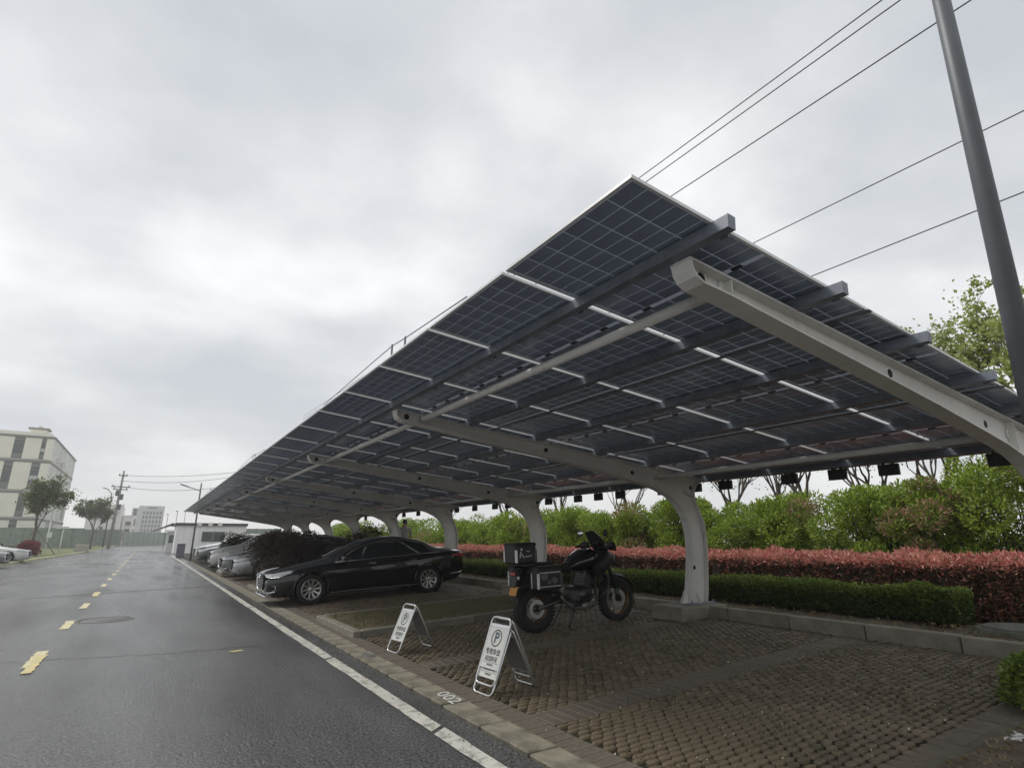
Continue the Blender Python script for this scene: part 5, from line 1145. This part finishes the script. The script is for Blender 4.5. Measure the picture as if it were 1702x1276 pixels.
for z, w in ((11.4, 1.2), (9.6, 2.6), (9.2, 2.0)): 
    a = MB().box((0, -.15, z), (w, .14, .14)).build('crossarm', M['pole'], up)
    for q in (-.42, .42): MB().lathe([(.06, 0), (.09, .06), (.05, .14), (.09, .2), (0, .26)], 8, Matrix.Translation((q * w, -.15, z + .07))).build('insulator', M['cover'], a)
for dx, z in ((.35, 8.0), (-.3, 8.6), (.3, 6.4)): MB().box((dx, -.1, z), (.5, .4, .9), None, .05).build('switch_box', M['pole'], up)
cl = empty('curved_lamp', (-5.6, 110, 0), label='slim lamp post with a curved arm beside the utility pole', cat='lamp post')
MB().tube([(0, 0, 0), (0, 0, 7.6), (-.15, 0, 8.4), (-.7, 0, 9.0)], [.1, .07, .06, .05], 8).build('post', M['pole'], cl); MB().box((-1.0, 0, 9.1), (.8, .25, .12), (0, .3, 0), .04).build('lamp_head', M['pole'], cl)
for i in range(3):
    P = []
    for t in np.linspace(0, 1, 24): P.append((-4.95 + (18 + 4.95) * t, 112 - 30 * t, 11.5 - i * .9 + 1.6 * t * (1 if i else .4) - 2.0 * 4 * t * (1 - t) * (.5 + .2 * i)))
    o = MB().tube(P, .03, 5).build('overhead_cable', M['cable']); tag(o, ('top', 'middle', 'lowest')[i] + ' sagging cable running right from the far utility pole', 'cable', 'cables from the far utility pole')
sl_ = empty('street_lamp', (2.78, 46.5, 0), label='thin dark street lamp standing through the far end of the carport', cat='lamp post')
MB().tube([(0, 0, 0), (0, 0, 5.3)], [.065, .05], 10).build('post', M['pole'], sl_); MB().tube([(0, 0, 4.75), (-1.15, 0, 5.1)], .03, 6).build('arm', M['pole'], sl_); MB().box((-1.05, 0, 5.08), (.55, .2, .07), (0, .3, 0), .02).build('lamp_head', M['pole'], sl_)
for i, (x, y, h, lab) in enumerate([(2.2, 100, 5.0, 'left one of three thin far masts beyond the small shelter'), (3.3, 98, 5.4, 'middle one of three thin far masts beyond the small shelter'), (4.6, 104, 5.6, 'right one of three thin far masts by the roof end')]):
    o = MB().tube([(0, 0, 0), (0, 0, h)], .04, 6).build('mast', M['pole'], None, (x, y, 0)); tag(o, lab, 'mast', 'thin far masts'); MB().box((-.1, 0, h), (.3, .15, .08)).build('lamp_head', M['pole'], o)
sp = empty('sign_post', (-8.2, 72, .1), label='small white sign on posts beside the beige building entrance', cat='sign')
MB().tube([(0, 0, 0), (0, 0, 3.0)], .05, 6).build('post', M['far_white'], sp); MB().tube([(1.1, 0, 0), (1.1, 0, 2.3)], .05, 6).build('post', M['far_white'], sp); MB().box((1.0, 0, 2.4), (1.0, .2, .2)).box((.1, -.08, 1.7), (.4, .05, .5)).build('board', M['far_white'], sp)
o = MB().box((0, 0, .35), (1.3, .8, .75), None, .05).build('stone_block', mat('stone_block', (.36, .33, .29), .9, noise=(4, .3)), None, (-5.95, 80, .1)); tag(o, 'low stone block at the bend of the left kerb', 'stone')
# parking lock, cover slab, litter
pk = empty('parking_lock', (3.0, 33.2, pz(3.0)), label='low dark parking lock on the ground before the pale car', cat='parking lock'); MB().box((0, 0, .06), (.3, .75, .1), None, .03).build('base', M['plastic'], pk); MB().tube([(0, -.3, .1), (.1, -.25, .2), (.1, .25, .2), (0, .3, .1)], .025, 8).build('hoop', M['red_paint'], pk)
o = MB().lathe([(0, .06), (.34, .06), (.37, .045), (.37, -.05)], 36).build('manhole_ring', M['cover'], None, (8.80, 2.80, .36)); tag(o, 'round grey concrete manhole cover in the bed at the right', 'manhole'); MB().lathe([(.37, -.05), (.37, .03), (.43, .03), (.44, -.05)], 36).build('collar', M['cover'], o)
rs = random.Random(3); vs = [(rs.uniform(-.10, .10), rs.uniform(-.05, .05), rs.uniform(.0, .045)) for _ in range(22)]; vs.sort()
fs = [(i, i + 1, i + 2) for i in range(20)] + [(i, i + 2, i + 3) for i in range(0, 18, 2)]
o = MB().add(vs, fs).build('paper_scrap', M['paper'], None, (4.98, 1.74, .135)); tag(o, 'crumpled white paper scrap on the soil at the lower right', 'litter')
# fallen petals and leaves
n = 420; px_ = RNG.uniform(2.7, 7.6, n); py_ = 2.2 + 6.8 * RNG.uniform(0, 1, n) ** 1.4; pp = np.stack([px_, py_, pz(px_) + .004], 1)
tag(link('fallen_petals', leaves_mesh('fallen_petals', pp, np.tile([0, .1, .25], (n, 1)), .02, .012, M['petal'], 1.0)), 'tiny pale petals and leaf bits strewn over the pavers', 'litter', kind='stuff')
n = 2600; px_ = RNG.uniform(7.85, 9.4, n); py_ = RNG.uniform(1.5, 22, n); pp = np.stack([px_, py_, np.full(n, .345)], 1)
tag(link('leaf_litter', leaves_mesh('leaf_litter', pp, np.tile([0, 0, .2], (n, 1)), .05, .03, mat('leaf_litter', (.2, .13, .07), .9, island=[(.10, .06, .035), (.22, .15, .08), (.15, .14, .05), (.30, .22, .13)]), 1.0)), 'brown leaf litter on the bed behind the rear kerb', 'leaf litter', kind='stuff')
n = 1500; px_ = RNG.uniform(3.6, 7.6, n); py_ = RNG.uniform(.2, 1.85, n); pp = np.stack([px_, py_, np.full(n, .135)], 1)
link('corner_litter', leaves_mesh('corner_litter', pp, np.tile([0, 0, .2], (n, 1)), .032, .02, MATS['leaf_litter'], 1.0)); tag(bpy.data.objects['corner_litter'], 'brown leaf litter on the corner bed at the lower right', 'leaf litter', kind='stuff')

# moss tufts in the paver joints, grit along the kerb
n = 26000; px_ = RNG.uniform(2.9, 7.6, n); py_ = RNG.uniform(2.1, 8.7, n); pp = np.stack([px_, py_, pz(px_) - .012], 1); keep = vnoise(pp, 2.6, 8) + .5 * vnoise(pp, 7.0, 2) + RNG.normal(0, .15, n) > .42; pp = pp[keep]; n = len(pp)
tag(link('joint_weeds', leaves_mesh('joint_weeds', pp, np.tile([0, 0, .9], (n, 1)), .030, .007, mat('weed_blade', (.06, .07, .02), .9, island=[(.04, .05, .014), (.08, .09, .025), (.10, .085, .035)]), .7)), 'low green weeds sprouting in the joints of the pavers', 'weeds', kind='stuff')
n = 1400; px_ = 2.26 + RNG.normal(0, .07, n); py_ = 1.8 + 16 * RNG.uniform(0, 1, n) ** 1.5; pp = np.stack([px_, py_, np.full(n, .004)], 1); pp = pp[(px_ < 2.38) & (px_ > 1.7)]; n = len(pp)
tag(link('kerb_grit', leaves_mesh('kerb_grit', pp, np.tile([0, .1, .15], (n, 1)), .016, .011, mat('grit', (.12, .1, .08), .9, island=[(.05, .045, .04), (.14, .11, .08), (.2, .18, .14)]), 1.0)), 'grit and leaf crumbs along the edge of the road', 'grit', kind='stuff')
for k, (y_, z_) in enumerate([(4, 5.2), (8, 9.4), (24, 9.3), (5.5, 13.8), (12, 13.9)]): fbox(ob, 'air_unit', .1, .55, y_, y_ + .9, z_, z_ + .7, 'far_white')

# ------------------------------------------------------------------ person beyond the black sedan
def person(loc, heading):
    me = bpy.data.meshes.new('person')
    J = {'pel': (0, 0, .95), 'wa': (0, 0, 1.10), 'ch': (0, 0, 1.32), 'nk': (0, 0, 1.48), 'hb': (.01, 0, 1.56), 'hm': (.02, 0, 1.64), 'ht': (.01, 0, 1.72),
         'hl': (0, .10, .92), 'kl': (.02, .11, .50), 'al': (-.01, .11, .09), 'tl': (.14, .12, .04), 'hr': (0, -.10, .92), 'kr': (.02, -.11, .50), 'ar': (-.01, -.11, .09), 'tr': (.14, -.12, .04),
         'sl': (0, .19, 1.42), 'el': (-.02, .25, 1.14), 'wl': (.06, .27, .90), 'fl': (.10, .27, .80), 'sr': (0, -.19, 1.42), 'er': (-.02, -.25, 1.14), 'wr': (.10, -.26, .92), 'fr': (.15, -.25, .83)}
    E_ = [('pel', 'wa'), ('wa', 'ch'), ('ch', 'nk'), ('nk', 'hb'), ('hb', 'hm'), ('hm', 'ht'), ('pel', 'hl'), ('hl', 'kl'), ('kl', 'al'), ('al', 'tl'), ('pel', 'hr'), ('hr', 'kr'), ('kr', 'ar'), ('ar', 'tr'), ('ch', 'sl'), ('sl', 'el'), ('el', 'wl'), ('wl', 'fl'), ('ch', 'sr'), ('sr', 'er'), ('er', 'wr'), ('wr', 'fr')]
    RD = dict(pel=.15, wa=.135, ch=.15, nk=.06, hb=.07, hm=.095, ht=.075, hl=.095, hr=.095, kl=.06, kr=.06, al=.042, ar=.042, tl=.035, tr=.035, sl=.065, sr=.065, el=.046, er=.046, wl=.032, wr=.032, fl=.03, fr=.03)
    ks = list(J); me.from_pydata([J[k] for k in ks], [(ks.index(a), ks.index(b)) for a, b in E_], [])
    o = bpy.data.objects.new('tmp_person', me); COL.objects.link(o); m = o.modifiers.new('s', 'SKIN')
    for i, k in enumerate(ks): me.skin_vertices[0].data[i].radius = (RD[k], RD[k] * (.75 if k in ('wa', 'ch', 'pel') else 1)); me.skin_vertices[0].data[i].use_root = (k == 'pel')
    sd = o.modifiers.new('d', 'SUBSURF'); sd.levels = 2; sd.render_levels = 2; bpy.context.view_layer.update()
    bm = bpy.data.meshes.new_from_object(o.evaluated_get(bpy.context.evaluated_depsgraph_get())); bpy.data.objects.remove(o)
    bm.materials.clear()
    for q in ('skin', 'shirt', 'trousers', 'hair'): bm.materials.append(M[q])
    for p in bm.polygons:
        c = p.center; p.use_smooth = True
        p.material_index = 0 if c.z > 1.49 else 1 if c.z > .97 and not (abs(c.y) > .2 and c.z < 1.2) else 2 if c.z < .97 and abs(c.y) < .2 else 0
        if c.z < .1: p.material_index = 3
    r = link('person', bm, None, loc, (0, 0, heading)); tag(r, 'person with dark hair in a grey top standing beyond the black sedan', 'person')
    h = MB().lathe([(0.0, .125), (.05, .118), (.09, .08), (.104, .03), (.102, -.03), (.085, -.06)], 18, Matrix.Translation((.0, 0, 1.645)) @ Matrix.Diagonal((1, .88, 1, 1))); h.build('hair', M['hair'], r)
    MB().box((.105, 0, 1.62), (.03, .022, .04), None, .008).build('nose', M['skin'], r)
    for s in (-1, 1): MB().box((.0, s * .088, 1.62), (.035, .02, .055), None, .008).build('ear', M['skin'], r)
    return r
person((8.35, 21.0, .38), -PI / 2 - .4)

# ------------------------------------------------------------------ damp air
hzm = bpy.data.materials.new('damp_air'); hzm.use_nodes = True; t = hzm.node_tree; t.nodes.clear()
ho = t.nodes.new('ShaderNodeOutputMaterial'); pv = t.nodes.new('ShaderNodeVolumePrincipled'); t.links.new(pv.outputs[0], ho.inputs['Volume'])
pv.inputs['Color'].default_value = (0.93, 0.94, 0.95, 1); pv.inputs['Density'].default_value = 0.0012; pv.inputs['Anisotropy'].default_value = 0.2
hb = MB().box((0, 110, 11), (240, 300, 24)).build('haze', hzm); tag(hb, kind='stuff')
sc.cycles.volume_bounces = 1
